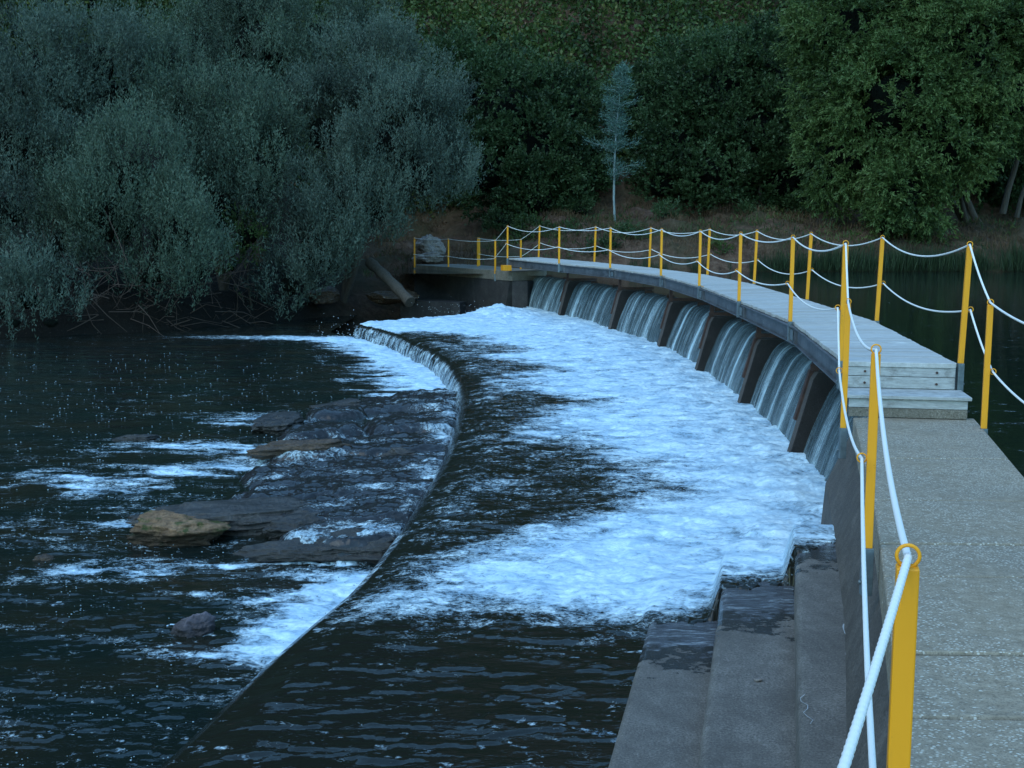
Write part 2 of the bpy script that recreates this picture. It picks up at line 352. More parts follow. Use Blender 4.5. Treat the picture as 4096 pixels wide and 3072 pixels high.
# ------------------------------------------------------------------ sky and sun
w = bpy.data.worlds.new('World'); scn.world = w; w.use_nodes = True
wn = w.node_tree.nodes; bg = wn['Background']; sky = wn.new('ShaderNodeTexSky'); sky.sky_type = 'NISHITA'; sky.sun_disc = False
SUN_EL, SUN_AZ = radians(50), radians(222)
sky.sun_elevation = SUN_EL; sky.sun_rotation = SUN_AZ; sky.air_density = 1.6; sky.ozone_density = 6.0; sky.dust_density = .6
tn = wn.new('ShaderNodeMix'); tn.data_type = 'RGBA'; tn.blend_type = 'MULTIPLY'; tn.inputs[0].default_value = 1; tn.inputs[7].default_value = (.76, 1.06, 1.07, 1)   # cool camera white balance
w.node_tree.links.new(sky.outputs[0], tn.inputs[6]); w.node_tree.links.new(tn.outputs[2], bg.inputs[0]); bg.inputs[1].default_value = .34
sl = bpy.data.lights.new('sun', 'SUN'); sl.energy = .8; sl.angle = radians(50); sl.color = (1, .93, .82); so = bpy.data.objects.new('sun', sl); COL.objects.link(so)
sd = Vector((sin(SUN_AZ) * cos(SUN_EL), cos(SUN_AZ) * cos(SUN_EL), sin(SUN_EL)))
so.rotation_euler = sd.to_track_quat('Z', 'Y').to_euler(); so.location = (0, 0, 30)
scn.view_settings.view_transform = 'Standard'; scn.view_settings.look = 'None'; scn.view_settings.exposure = 0
scn.cycles.max_bounces = 6

# ------------------------------------------------------------------ terrain
SH = np.array([(-90, 6), (-40, 24), (-24, 32.5), (-15, 37.2), (-12, 39), (-9.3, 42.5), (-6.9, 45.6), (-4.6, 48), (-3.0, 48.7), (.5, 49.2), (5, 48.6), (10, 49.2), (20, 50.3), (45, 55), (100, 75)], float)
def shore_dist(x, y):
    best = np.full(x.shape, 1e9); sgn = np.ones(x.shape)
    for a, b in zip(SH[:-1], SH[1:]):
        d = b - a; t = np.clip(((x - a[0]) * d[0] + (y - a[1]) * d[1]) / (d @ d), 0, 1)
        px = a[0] + t * d[0]; py = a[1] + t * d[1]; q = np.hypot(x - px, y - py); s = np.sign(d[0] * (y - a[1]) - d[1] * (x - a[0]))
        m = q < best; best = np.where(m, q, best); sgn = np.where(m, s, sgn)
    return best * sgn
PROF = ([-400, -3, -.3, 0, .6, 1.5, 4, 7, 11, 14, 20, 60, 110, 135, 500], [-1.2, -1.0, -.25, .05, .5, 1.05, 1.5, 1.9, 3.0, 5.2, 10.5, 46, 92, 100, 110])
def terr_h(x, y):
    d = shore_dist(x, y); h = np.interp(d, *PROF)
    base = sst(-4.5, 1.5, x) * 1.6 * sst(-1.2, .1, d)
    n = (fbm(x * .35, y * .35, 4, 3) - .5) * np.clip(d, 0, 3) * .55 + (fbm(x * 1.6, y * 1.6, 4, 9) - .5) * .35 * sst(0, 1, d) + (fbm(x * .07, y * .07, 3, 5) - .5) * np.clip(d - 8, 0, 30) * .35
    return h + base + n
xs = np.concatenate([np.linspace(-400, -70, 14), np.linspace(-66, -26, 50), np.linspace(-25.5, 34, 360), np.linspace(35, 75, 45), np.linspace(85, 400, 14)])
ys = np.concatenate([np.linspace(-200, 20, 14), np.linspace(24, 34, 20), np.linspace(34.3, 72, 220), np.linspace(73, 130, 90), np.linspace(140, 420, 14)])
X, Y = np.meshgrid(xs, ys); Z = terr_h(X, Y)
near = (Y < 30) & (X > 8)  # near right bank behind the walkway, out of view
Z = Z + 5.0 * sst(16, 40, X) * sst(24, 5, Y)
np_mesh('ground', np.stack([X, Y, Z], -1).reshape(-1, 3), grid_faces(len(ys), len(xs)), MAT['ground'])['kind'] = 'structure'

# ------------------------------------------------------------------ water: basin between the weir and the lower sill
nr, nc = 900, 330
yy = 3.2 * (45.5 / 3.2) ** (np.linspace(0, 1, nr)); uu = np.linspace(0, 1, nc)
U, Yg = np.meshgrid(uu, yy); cx = crestX(Yg); fx = footX(Yg) + .35
Xg = cx + (fx - cx) * U; D = fx - .35 - Xg      # distance from the foot of the falls
ED = np.array([(9.6, -1.6), (10.2, -1.35), (10.65, -.95), (11.23, -.49), (11.95, -.15), (12.59, .39), (13.11, .66), (13.69, 1.32), (14.31, 1.61), (15.22, 1.35), (16.24, 1.31), (17.08, .66), (18.36, .33), (20.29, .52), (21.44, 1.6), (22.65, .12), (24.6, -.32), (26.32, .87), (28.56, -.59), (30.2, .3), (32, -1.3), (33.2, -.8), (34.5, -2.6), (36, -3.2), (40, -4)])
big = fbm(Xg * .9, Yg * 1.1, 4, 21, .6) - .5
edge_x = np.interp(Yg, ED[:, 0], ED[:, 1]) + big * 1.0 + .40
reach = fx - .35 - edge_x
foam = .93 * sst(reach + 1.5, reach - .9, D) ** .8
foam = np.where(D < reach, foam - .15 * sst(.52, .72, fbm(Xg * 1.3 + Yg * .5, Yg * 1.5, 4, 35, .6)) * sst(0, 1.5, reach - D) * sst(11.2, 12.5, Yg) * .8, foam)
streak = fbm(Xg * 1.4, Yg * 2.0, 5, 33, .65)
foam = foam + (streak - .5) * .9 * sst(0, .6, foam + .3) * (1 - .6 * sst(.6, 1, foam))
foam = np.maximum(foam, .20 + .16 * sst(.4, .65, fbm(Xg * .8, Yg * .8, 3, 37)))
foam = np.clip(foam, 0.0, 1) * sst(8.7, 10.3, Yg + (fbm(Xg * 1.2, Yg * 1.2, 3, 8) - .5) * 1.0 - .12 * Xg)
foam = foam * (.35 + .65 * sst(-.2, .5, Xg - cx))
foam = np.where((Yg > 34.5), np.clip(foam + sst(34.2, 36.5, Yg + (D - 4) * .35) * .9, 0, 1), foam)
lump = fbm(Xg * 2.2, Yg * 2.8, 5, 40, .55) - .5; fine = fbm(Xg * 8, Yg * 10, 4, 50, .6) - .5; rid = 1 - np.abs(fbm(Xg * 3.2, Yg * 5.5, 4, 60) - .5) * 4
fine2 = fbm(Xg * 17, Yg * 24, 3, 56, .6) - .5
Zg = Z_BASIN + .02 * fbm(Xg * 1.5, Yg * 3, 3, 70) + foam * (.095 * lump + .026 * fine + .014 * rid + .003 * fine2)
Zg += ((fbm(Xg * 1.4, Yg * 4.6, 4, 77) - .5) * (.010 + .045 * sst(8.4, 10.5, Yg)) + (fbm(Xg * 4.5, Yg * 14, 3, 78, .6) - .5) * .034 * sst(8.6, 10.5, Yg)) * (1 - foam) * sst(-.1, .4, Xg - cx)
pile = np.exp(-np.clip(D - .15, 0, 9) ** 2 / .9) * .06 * (Yg > 12.0); Zg += pile * foam * (.8 + lump * .9)
Zg += .22 * np.exp(-((Xg - (footX(Yg) - 1.6)) / .8) ** 2) * sst(38, 41.5, Yg) * (1 + lump)
s1, s2, s3, fw = (.60 + .20 * (Yg - 7)), (1.135 + .205 * (Yg - 7)), (1.665 + .22 * (Yg - 7)), (1.97 + .22 * (Yg - 7))
stair = .50 + .23 * sst(-.10, .0, Xg - s2) + .27 * sst(-.10, .0, Xg - s3)
ramp = np.where(Xg < s2, .48 + .30 * (Xg - s1) / (s2 - s1), np.where(Xg < s3, .78 + .26 * (Xg - s2) / (s3 - s2), 1.04 + .04 * (Xg - s3)))
yj = Yg + (fbm(Xg * 4, Yg * 4, 4, 88, .6) - .5) * .8 - .22 * (Xg - 1.6)
w2 = 0 * yj; win = sst(9.15, 9.4, yj) * sst(11.9, 10.2, Yg)
surge = .30 + ((stair + .014) * (1 - w2) + (ramp - .01) * w2 + (.035) * (lump + .5 * fine) - .30) * win * sst(-.4, .05, Xg - s1)
Zg = np.maximum(Zg, surge)
foam = np.maximum(foam, win * sst(-.3, .3, Xg - s1) * sst(9.2, 10.3, yj + (fbm(Xg * 3, Yg * 6, 4, 89, .6) - .5) * 1.0) * .95)
Zg -= .05 * np.exp(-((Xg - cx) / .22) ** 2)
Zg += ((sst(.65, .72, fbm(Xg * 2.4 + Yg * .2, Yg * 6.5, 3, 501)) + sst(.64, .73, fbm(Xg * 3.1, Yg * 11, 3, 502)) * .6) * .010) * (1 - foam) * sst(-.05, .3, Xg - cx) * sst(14, 9.5, Yg)
foam = np.maximum(foam, (.42 * sst(.68, .80, fbm(Xg * 11 + Yg * 3, Yg * 15 + Xg * 1.5, 2, 601, .45)) * sst(.42, .6, fbm(Xg * .8, Yg * 1.4, 2, 602))))  # pale flecks stand in for sky glints, painted through the foam mask
# roll-over and fall of the lower sill
prof = [(-.03, .385), (-.07, .36), (-.11, .31), (-.14, .24), (-.165, .16), (-.185, .08), (-.20, .0), (-.21, -.06)]
np_ = len(prof); Xe = np.zeros((nr, np_)); Ze = np.zeros((nr, np_)); Fe = np.zeros((nr, np_)); 
for j, (dx, z) in enumerate(prof[::-1]):
    jit = (fbm(yy * 9, yy * 0 + z * 2, 3, 90) - .5) * .05
    Xe[:, j] = crestX(yy) + dx * 1.25 + jit * (z < .3); Ze[:, j] = z + .0 * yy
    st = fbm(yy * 22, yy * 0 + z * 3.5, 3, 95)
    Fe[:, j] = np.clip((.46 + .3 * (st - .5) * 2) * sst(.40, .30, z), 0, 1) * sst(20, 24, yy) + sst(12.8, 12.2, yy) * sst(9, 9.6, yy) * .4
Ye = np.repeat(yy[:, None], np_, 1)
Xa = np.concatenate([Xe, Xg], 1); Ya = np.concatenate([Ye, Yg], 1); Za = np.concatenate([Ze, Zg], 1); Fa = np.concatenate([Fe, foam], 1)
keep = np.ones(nr, bool)
V = np.stack([Xa, Ya, Za], -1).reshape(-1, 3); F = grid_faces(nr, nc + np_)
fm = F.reshape(nr - 1, -1, 4); dk = (yy[:-1] < 37.6)[:, None] | (Xa[:-1, :-1] > -4.7 + (yy[:-1, None] - 37.5) * .9)
F = fm[dk]
np_mesh('basin_water', V, F, MAT['basin'], attrs={'foam': Fa.ravel()})['kind'] = 'structure'  # foam attribute also holds the painted sky glints

# ------------------------------------------------------------------ water: river below the sill, with the rock shelf it runs over
SLABS = [  # x, y, rx, ry, rot, height
    (-1.55, 23.6, 1.0, 1.15, .1, .24), (-2.6, 23.4, .55, 1.0, 0, .13), (-1.7, 20.9, .95, .85, .1, .27), (-1.75, 18.7, 1.15, .85, .15, .25), (-3.15, 22.2, .6, .45, .2, .20),
    (-3.1, 20.2, .75, .6, .3, .22), (-3.0, 18.3, .85, .7, .2, .24), (-2.2, 16.9, 1.5, .9, .25, .22), (-1.55, 15.9, .9, 1.0, .1, .26), (-2.7, 15.6, .9, .65, .35, .2),
    (-1.9, 14.4, 1.1, .75, .2, .25), (-1.8, 13.1, .75, .42, .2, .30), (-1.55, 12.95, .55, .35, .1, .32), (-2.9, 14.3, .8, .3, .25, .16), (-3.7, 21.3, .4, .4, 0, .1), (-1.25, 17.5, .6, 2.2, 0, .2)]
nr, nc = 900, 560
yy = 5.0 * (52 / 5.0) ** (np.linspace(0, 1, nr)); uu = np.linspace(0, 1, nc)
U, Yg = np.meshgrid(uu, yy); cx = crestX(np.minimum(Yg, 39.5)) - .16; lx = -.47 * Yg - .6
Xg = lx + (cx - lx) * U
Hs = np.full(Xg.shape, -.2)
for (x, y, rx, ry, r, h) in SLABS:
    dx = Xg - x; dy = Yg - y; a = (dx * cos(r) + dy * sin(r)) / rx; b = (-dx * sin(r) + dy * cos(r)) / ry
    q = (np.abs(a) ** 2.6 + np.abs(b) ** 2.6) ** (1 / 2.6) + (fbm(Xg * 2.2, Yg * 2.2, 3, int(x * 100) % 97) - .5) * .5
    Hs = np.maximum(Hs, np.where(q < 1.4, (h * .92 + .03 * a) * (1 - sst(.72, 1.12, q)) - .05 * sst(.9, 1.3, q), -.2))
crk = fbm(Xg * 3, Yg * 5, 5, 120)
Hs = Hs + (crk - .5) * .10 * (Hs > 0) + (np.abs(fbm(Xg * 5, Yg * 11, 4, 123) - .5)) * -.10 * sst(0, .1, Hs)
rock = sst(.0, .06, Hs)
Zg = np.maximum((fbm(Xg * 1.3, Yg * 4.2, 4, 130) - .5) * (.008 + .037 * sst(8, 12, Yg)) + (fbm(Xg * 4, Yg * 12, 3, 131) - .5) * .018 * sst(8, 13, Yg), Hs)
Zg += ((sst(.65, .72, fbm(Xg * 2.4 + Yg * .2, Yg * 6.5, 3, 511)) + sst(.64, .73, fbm(Xg * 3.1, Yg * 11, 3, 512)) * .6) * .010) * (1 - rock) * sst(16, 9.5, Yg)
Ff = np.zeros(Xg.shape)
dc = cx - Xg
n1 = fbm(Xg * 1.25, Yg * 3.3, 5, 140, .6) - .5
Ff += sst(24.2, 25, Yg) * sst(37.8, 36.5, Yg) * sst(2.5 + 4.4 * n1, .3, dc) * 1.0
Ff += sst(9.2, 9.9, Yg) * sst(12.7, 12.1, Yg) * sst(1.55 + 3.4 * n1 - .25 * np.abs(Yg - 11.6), .1, dc) * 1.05
Ff += np.exp(-((Yg - 37.4 - (cx - Xg) * .03) / .75) ** 2) * sst(8.0, .0, dc) * .95
def streakf(x0, x1, y, wy, a, sl=0.0):
    global Ff
    t = (x1 - Xg) / (x1 - x0); Ff += a * np.exp(-((Yg - y - sl * (Xg - x1) - 1.6 * n1 - .25 * np.sin(Xg * 2.3 + y)) / (wy * (.5 + .8 * np.clip(t, 0, 1)))) ** 2) * sst(-.02, .1, t) * sst(1.15, .1, t + n1 * 1.4)
streakf(-4.8, -1.35, 12.45, .25, 1.05); streakf(-6.6, -3.4, 17.5, .55, .95, .04); streakf(-6.4, -3.3, 19.2, .5, .9, -.06); streakf(-5.0, -3.3, 18.4, .4, .6); streakf(-5.6, -3.9, 22.4, .5, .9, .05); streakf(-7.5, -4.4, 16.4, .4, .5)
streakf(-3.2, -1.9, 22.3, .25, .7); streakf(-2.9, -1.2, 19.9, .22, .55); streakf(-3.2, -2.3, 19.2, .35, .8); streakf(-2.0, -.9, 17.6, .25, .8); streakf(-6.0, -3.2, 14.9, .3, .55)
Ff += np.exp(-((dc - .12 * (1 + n1)) / .22) ** 2) * sst(12.6, 13.2, Yg) * sst(25, 24, Yg) * .75
Ff = Ff * (1 - .75 * rock) + (fbm(Xg * 1.6, Yg * 4.4, 4, 150) - .5) * .9 * rock + .04 * rock
Ff *= 1 - .0 * rock
Ff += .22 * sst(.46, .62, fbm(Xg * .6, Yg * 2.6, 4, 155)) * sst(40, 10, Yg) * sst(7.5, 9, Yg)
Ff = np.clip(Ff, 0, 1)
Zg += Ff * (1 - rock * .6) * ((fbm(Xg * 3, Yg * 7, 4, 160) - .45) * .10)
Ff = np.maximum(Ff, (1 - rock) * sst(22, 11, Yg) * (.40 * sst(.71, .82, fbm(Xg * 11 + Yg * 3, Yg * 15 + Xg * 1.5, 2, 611, .45)) * sst(.42, .6, fbm(Xg * .8, Yg * 1.4, 2, 612))))  # sky glints on the near river, painted in as pale specks
V = np.stack([Xg, Yg, Zg], -1).reshape(-1, 3)
np_mesh('river_water', V, grid_faces(nr, nc), MAT['river'], attrs={'foam': Ff.ravel(), 'rock': rock.ravel()})['kind'] = 'structure'  # foam attribute also holds the painted sky glints
def plain_water(name, poly, z, m):
    me = bpy.data.meshes.new(name); me.from_pydata([(x, y, z) for x, y in poly], [], [tuple(range(len(poly)))]); me.update(); o = link(name, me, m)
    for a in ('foam', 'rock'): me.attributes.new(a, 'FLOAT', 'POINT')
    o['kind'] = 'structure'; return o
plain_water('river_water', [(-100, -60), (-4.2, -60), (-4.2, 5.0), (-3.2, 5.2), (-6.5, 14), (-24, 51), (-100, 51)], -.03, MAT['river'])
# pond: strip grid behind the crest of the weir
yy = np.concatenate([np.linspace(-60, 10, 12), np.linspace(11, 51.2, 120)])
rows = []
for y in yy:
    x0 = float(slabL(min(y, 11.4))) + .5 if y < 12.2 else foot(y, .98)[0]
    if y > 44.2: x0 = -.1 + .0 * y
    if y > 45.5: x0 = -4.5
    rows.append([x0 + (60 - x0) * t ** 1.6 for t in np.linspace(0, 1, 40)])
Xp = np.array(rows); Yp = np.repeat(yy[:, None], 40, 1)
np_mesh('pond_water', np.stack([Xp, Yp, np.full(Xp.shape, Z_POND)], -1).reshape(-1, 3), grid_faces(len(yy), 40), MAT['pond'], attrs={'foam': np.zeros(Xp.size)})['kind'] = 'structure'

# ------------------------------------------------------------------ weir: wall, piers, falling sheets
PY = [16.3, 20.8, 25.6, 30.3, 35.1, 40.3]
weir = empty('weir', foot(25)); tag(weir, 'curved concrete weir with leaning buttress piers under the footbridge', 'weir')
W0 = Vector(weir.location)
def strip(ya, yb, prof, n, name, mat, parent=None, attrs=False):
    Ys = np.linspace(ya, yb, n); V = []; su = []; sv = []; fo = []
    P = np.array(prof, float); L = np.concatenate([[0], np.cumsum(np.hypot(np.diff(P[:, 0]), np.diff(P[:, 1])))])
    for i, y in enumerate(Ys):
        for j, (o, z) in enumerate(prof):
            V.append(foot(y, o, z)); su.append(y); sv.append(L[j])
    V = np.array(V); su = np.array(su); sv = np.array(sv)
    return V, grid_faces(n, len(prof)), su, sv
wall_prof = [(1.15, 1.35), (.80, 1.48), (.66, 1.46), (.50, 1.22), (.02, -.1), (.0, -.6)]
V, F, su, sv = strip(11.9, 44.6, wall_prof, 60, '', None)
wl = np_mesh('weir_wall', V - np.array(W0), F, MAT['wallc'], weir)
def pier_poly(y, o0=0):
    return [foot(y, o, z) for o, z in ((-.03 + o0, -.3), (-.0 + o0, .35), (.31 + o0, 1.50), (.37 + o0, 1.60), (1.25, 1.62), (1.25, -.3))]
for i, y in enumerate(PY):
    mb = MB(); t = .125
    mb.prism(lambda e: [tuple(Vector(p) - W0) for p in pier_poly(e)], y - t, y + t)
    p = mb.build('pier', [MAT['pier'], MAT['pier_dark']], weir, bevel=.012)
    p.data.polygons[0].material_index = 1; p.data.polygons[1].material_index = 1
    mb = MB()      # steel channel down the far edge of the pier front, post up to the bridge, cross members
    a = Vector(foot(y + t + .02, .335, 1.60)) - W0; b = Vector(foot(y + t + .02, .15, .93)) - W0
    mb.bar(a, b, .06, .10); mb.build('guide_channel', MAT['rust'], p)
    mb = MB(); mb.bar(Vector(foot(y + .05, .36, 1.60)) - W0, Vector(foot(y + .05, .36, 1.985)) - W0, .075, .075); mb.build('support_post', MAT['rust'], p)
    mb = MB(); mb.bar(Vector(foot(y + .03, .30, 1.655)) - W0, Vector(foot(y + .03, 1.35, 1.655)) - W0, .06, .07); mb.build('cross_member', MAT['rust'], p)
for a, b in zip([12.3] + PY, PY + [44.3]):
    for fct in (.40, .80):
        y = a + (b - a) * fct; mb = MB(); base = Vector(foot(y, .80, 1.44)) - W0
        mb.box(base + Vector((0, 0, .10)), (.055, .055, .24)); mb.box(base + Vector((.09, 0, .18)), (.16, .10, .05)); mb.build('stop_stub', MAT['rust'], weir)
sheet_prof = [(1.02, 1.60), (.90, 1.597), (.80, 1.585), (.72, 1.56), (.65, 1.51), (.58, 1.43), (.52, 1.33), (.46, 1.20), (.40, 1.06), (.345, .92), (.295, .78), (.25, .64), (.21, .50), (.18, .36), (.16, .2)]
for i, (a, b) in enumerate(zip([12.12] + [p + .125 for p in PY], [p - .125 for p in PY] + [44.35])):
    n = 110; V, F, su, sv = strip(a, b, sheet_prof, n, '', None)
    k = len(sheet_prof); j = np.tile(np.arange(k), n) / (k - 1)
    rip = (fbm(su * 9 + i * 7, sv * .8, 3, 200 + i) - .5) * .05 * j + (fbm(su * 26, sv * 1.1, 3, 230) - .5) * .035 * j
    nrm = np.array([(-footN(y).y, footN(y).x, 0) for y in su]); V = V + nrm * rip[:, None]
    bw = fbm(su * 9 + i * 3.3, sv * .25, 4, 210); fr = (su - a) / (b - a) + (fbm(su * 0 + i, sv * 1.5, 2, 215) - .5) * .05
    fo = np.clip((bw - .5) * 1.6 - .15, -.3, .6) + sst(.8, 1, j) * .6 + sst(.12, .3, j) * (.85 * np.exp(-((fr - .42) / .045) ** 2) + .75 * np.exp(-((fr - .84) / .035) ** 2) + .35 * np.exp(-((fr - .62) / .02) ** 2))
    if i == 6: fo = fo + .15
    s = np_mesh('waterfall', V, F, MAT['sheet'], attrs={'su': su, 'sv': sv, 'foam': fo}); s['kind'] = 'structure'
# white water thrown up where the sheets land, and spray at the far corner: small lumps and drops
def icos(n, c, r, name_smooth=True):
    pass
_t = (1 + 5 ** .5) / 2
ICO_V = np.array([(-1, _t, 0), (1, _t, 0), (-1, -_t, 0), (1, -_t, 0), (0, -1, _t), (0, 1, _t), (0, -1, -_t), (0, 1, -_t), (_t, 0, -1), (_t, 0, 1), (-_t, 0, -1), (-_t, 0, 1)], float); ICO_V /= np.linalg.norm(ICO_V[0])
ICO_F = np.array([(0, 11, 5), (0, 5, 1), (0, 1, 7), (0, 7, 10), (0, 10, 11), (1, 5, 9), (5, 11, 4), (11, 10, 2), (10, 7, 6), (7, 1, 8), (3, 9, 4), (3, 4, 2), (3, 2, 6), (3, 6, 8), (3, 8, 9), (4, 9, 5), (2, 4, 11), (6, 2, 10), (8, 6, 7), (9, 8, 1)])
def drops(P, R, sq=(1, 1, 1)):
    V = P[:, None, :] + ICO_V[None] * R[:, None, None] * np.array(sq)
    F = ICO_F[None] + (np.arange(len(P)) * 12)[:, None, None]
    return V.reshape(-1, 3), F.reshape(-1, 3)
def spray(name, c, n, sx, sy, h, r, vx=0):
    a = RNG.normal(size=(n, 3)); t = np.abs(a[:, 2]); P = np.stack([c[0] + a[:, 0] * sx + vx * t, c[1] + a[:, 1] * sy, c[2] + t ** 1.6 * h], 1)
    R = r * RNG.uniform(.35, 1, n); V, F = drops(P, R); o = np_mesh(name, V, F, MAT['foam']); o['kind'] = 'stuff'; return o
o = spray('spray', (-4.6, 37.2, .1), 110, .6, .25, .22, .010, -.3); tag(o, 'spray of white droplets thrown up at the far end of the lower sill', 'spray')
o = spray('spray', (-1.6, 40.6, .55), 80, .8, .5, .12, .010, -.2); tag(o, 'white droplets flying above the rapids beside the far abutment', 'spray')
# bubbles floating on the river
n = 2700; Yb = 7.0 * (33 / 7.0) ** RNG.uniform(0, 1, n); xb = RNG.uniform(0, 1, n); Xb = -.45 * Yb + (crestX(Yb) - .4 + .45 * Yb) * xb
dens = fbm(Xb * .5, Yb * 1.3, 4, 300); m = (dens + .25 * sst(9, 12, Yb) > RNG.uniform(.45, .95, n)); 
for (x, y, rx, ry, r, h) in SLABS: m &= ((Xb - x) / rx) ** 2 + ((Yb - y) / ry) ** 2 > 1.1
Xb, Yb = Xb[m], Yb[m]; R = RNG.uniform(.004, .0115, len(Xb)) * np.clip(Yb / 16, .7, 1.2)
V, F = drops(np.stack([Xb, Yb, np.full(len(Xb), .012)], 1), R, (1.15, 1, .75))
tag(np_mesh('foam_bubbles', V, F, MAT['bubble']), 'loose foam bubbles drifting on the dark river', 'foam bubbles', kind='stuff')

# ------------------------------------------------------------------ walkway with its wall
walk = empty('walkway', (2.6, 7, Z_WALK)); tag(walk, 'speckled concrete walkway on a dark side wall, in the foreground', 'walkway')
WL = Vector(walk.location)
def ribbon(fL, wdt, y0, y1, z0, z1, n, name, mat, parent, loc, bevel=0, extra=None):
    mb = MB(); ys_ = np.linspace(y0, y1, n); vs = []
    for y in ys_:
        x = float(fL(y)); 
        for (dx, z) in ((0, z0), (0, z1), (wdt, z1), (wdt, z0)): vs.append(Vector((x + dx, y - .02 * (dx > 0), z)) - loc)
    fs = [(0, 1, 2, 3), tuple((n - 1) * 4 + k for k in (3, 2, 1, 0))]
    for i in range(n - 1):
        for k in range(4): fs.append((i * 4 + k, (i + 1) * 4 + k, (i + 1) * 4 + (k + 1) % 4, i * 4 + (k + 1) % 4))
    mb.add(vs, fs); return mb.build(name, mat, parent, bevel)
# slabs poured one after another, with open joints
joints = [-3.6, -2.0, -.6, .75, 2.1, 3.2, 4.37, 5.05, 6.2, 6.85, 7.96, 9.42, 11.42]
for a, b in zip(joints[:-1], joints[1:]):
    ribbon(slabL, 1.11, a + .014, b - .014, Z_WALK - .24, Z_WALK + random.uniform(-.004, .004), 6, 'slab', [MAT['speckle']], walk, WL, .012)
ribbon(lambda y: slabL(y) + .012, 1.085, -3.58, 11.40, Z_WALK - .245, Z_WALK - .09, 24, 'slab_bed', MAT['wallc'], walk, WL)
# side wall: sloping inwards to the stairs
mb = MB(); vs = []; ysw = np.linspace(-3.5, 12.05, 40)
for y in ysw:
    t = float(slabL(min(y, 11.4))) if y < 11.4 else 3.15 + (y - 11.4) * .22
    for dx, z in ((.03, Z_WALK - .245), (-.16 - .03 * max(0, (y - 8)) * .4, 1.0), (-.26, .3), (-.3, -.4), (1.0, -.4), (1.0, Z_WALK - .245)): vs.append(Vector((t + dx, y, z)) - WL)
k = 6; fs = [tuple(range(k)), tuple((len(ysw) - 1) * k + i for i in range(k))[::-1]]
for i in range(len(ysw) - 1):
    for j in range(k): fs.append((i * k + j, (i + 1) * k + j, (i + 1) * k + (j + 1) % k, i * k + (j + 1) % k))
mb.add(vs, fs); mb.build('side_wall', MAT['conc'], walk)
# stairs alongside the wall
def stair(name, fL, fR, ztop, y1, zb, mat, label, wet0):
    ysn = np.linspace(-2.5, y1, 120); cols = 14; V = []; wet = []
    for y in ysn:
        xl = float(fL(y)); xr = float(fR(y))
        pr = [(xl + .0, zb), (xl, ztop - .05), (xl + .012, ztop - .018), (xl + .04, ztop - .002)] + [(xl + .06 + (xr + .05 - xl - .06) * t, ztop) for t in np.linspace(0, 1, cols - 4)]
        for x, z in pr: V.append((x, y, z + (0 if z < ztop - .1 else .004 * (vn(np.array(x * 4), np.array(y * 4), 5) - .5)))); wet.append(min(1.3, max(0, (y - wet0 + .55) / 1.1)))
    V = np.array(V); F = grid_faces(120, cols)
    # end cap omitted: it lies under the white water
    o = np_mesh(name, V - np.array(stairs.location), F, mat, stairs, attrs={'wet': np.array(wet)})
    if label: o['label'] = label
    return o
stairs = empty('stairs', (1.3, 7, .5)); tag(stairs, 'long low concrete stairs descending from the walkway wall into the basin', 'stairs')
L1 = lambda y: .60 + .20 * (y - 7); L2 = lambda y: 1.135 + .205 * (y - 7); L3 = lambda y: 1.665 + .22 * (y - 7); LW = lambda y: 2.0 + .222 * (y - 7)
stair('step', L1, L2, .50, 10.15, -.3, MAT['step'], 'lowest step, dark and wet at its far end', 8.35)
stair('step', L2, L3, .73, 10.15, -.3, MAT['step'], 'middle step with a shallow puddle', 8.45)
stair('step', L3, lambda y: LW(y) + .05, 1.0, 10.15, -.3, MAT['step'], 'top step along the foot of the wall', 9.1)
def crack(pts, w, label):
    mb = MB(); P = [Vector(p) for p in pts]; vs = []
    for i, p in enumerate(P):
        d = (P[min(i + 1, len(P) - 1)] - P[max(i - 1, 0)]).normalized(); s = Vector((d.y, -d.x, 0)) * w * random.uniform(.4, 1.2); vs += [p - s, p + s]
    mb.add([v - stairs.location for v in vs], [(2 * i, 2 * i + 2, 2 * i + 3, 2 * i + 1) for i in range(len(P) - 1)]); mb.build('lime_crack', MAT['crack'], stairs)['label'] = label
crack([(LW(y) - .03 + .01 * sin(y * 13), y, 1.008) for y in np.linspace(6.3, 7.7, 26)], .006, 'white lime line at the foot of the wall')
crack([(1.53 + .02 * sin(i * 1.7) + .006 * i, 6.1 + .05 * i, 1.008) for i in range(9)], .0024, 'squiggle of white lime on the top step')
mb = MB(); mb.box((0, 0, 0), (.05, .035, .016), .4); o = mb.build('pebble', MAT['rock_grey'], None, .007, loc=(0, 0, 0)); o.location = (1.53, 7.42, .742); tag(o, 'small grey pebble lying on the middle concrete step', 'pebble')

# ------------------------------------------------------------------ footbridge
LP = [(3.17, 11.97), (3.72, 16.7), (3.79, 20.92), (3.85, 25.82), (3.62, 30.59), (2.75, 35.36), (1.44, 38.9), (-.18, 44.0)]
RP = [(4.26, 11.80), (4.93, 16.88), (5.06, 21.47), (5.17, 26.8), (4.86, 31.26), (3.93, 36.09), (2.64, 40.53), (.94, 45.4)]
bridge = empty('footbridge', (4.2, 25, Z_DECK)); tag(bridge, 'curved steel footbridge decked with weathered planks above the weir', 'footbridge')
B0 = Vector(bridge.location)
ly = interp([(p[1], p[0]) for p in LP]); ry = interp([(p[1], p[0]) for p in RP])
def lerp2(P, s):   # s in 0..7
    i = min(int(s), len(P) - 2); t = s - i; return Vector((P[i][0] + (P[i + 1][0] - P[i][0]) * t, P[i][1] + (P[i + 1][1] - P[i][1]) * t, 0))
def edge(P, off, s):
    i = min(int(s), len(P) - 2); d = Vector((P[i + 1][0] - P[i][0], P[i + 1][1] - P[i][1], 0)).normalized(); n = Vector((d.y, -d.x, 0)); return lerp2(P, s) + n * off
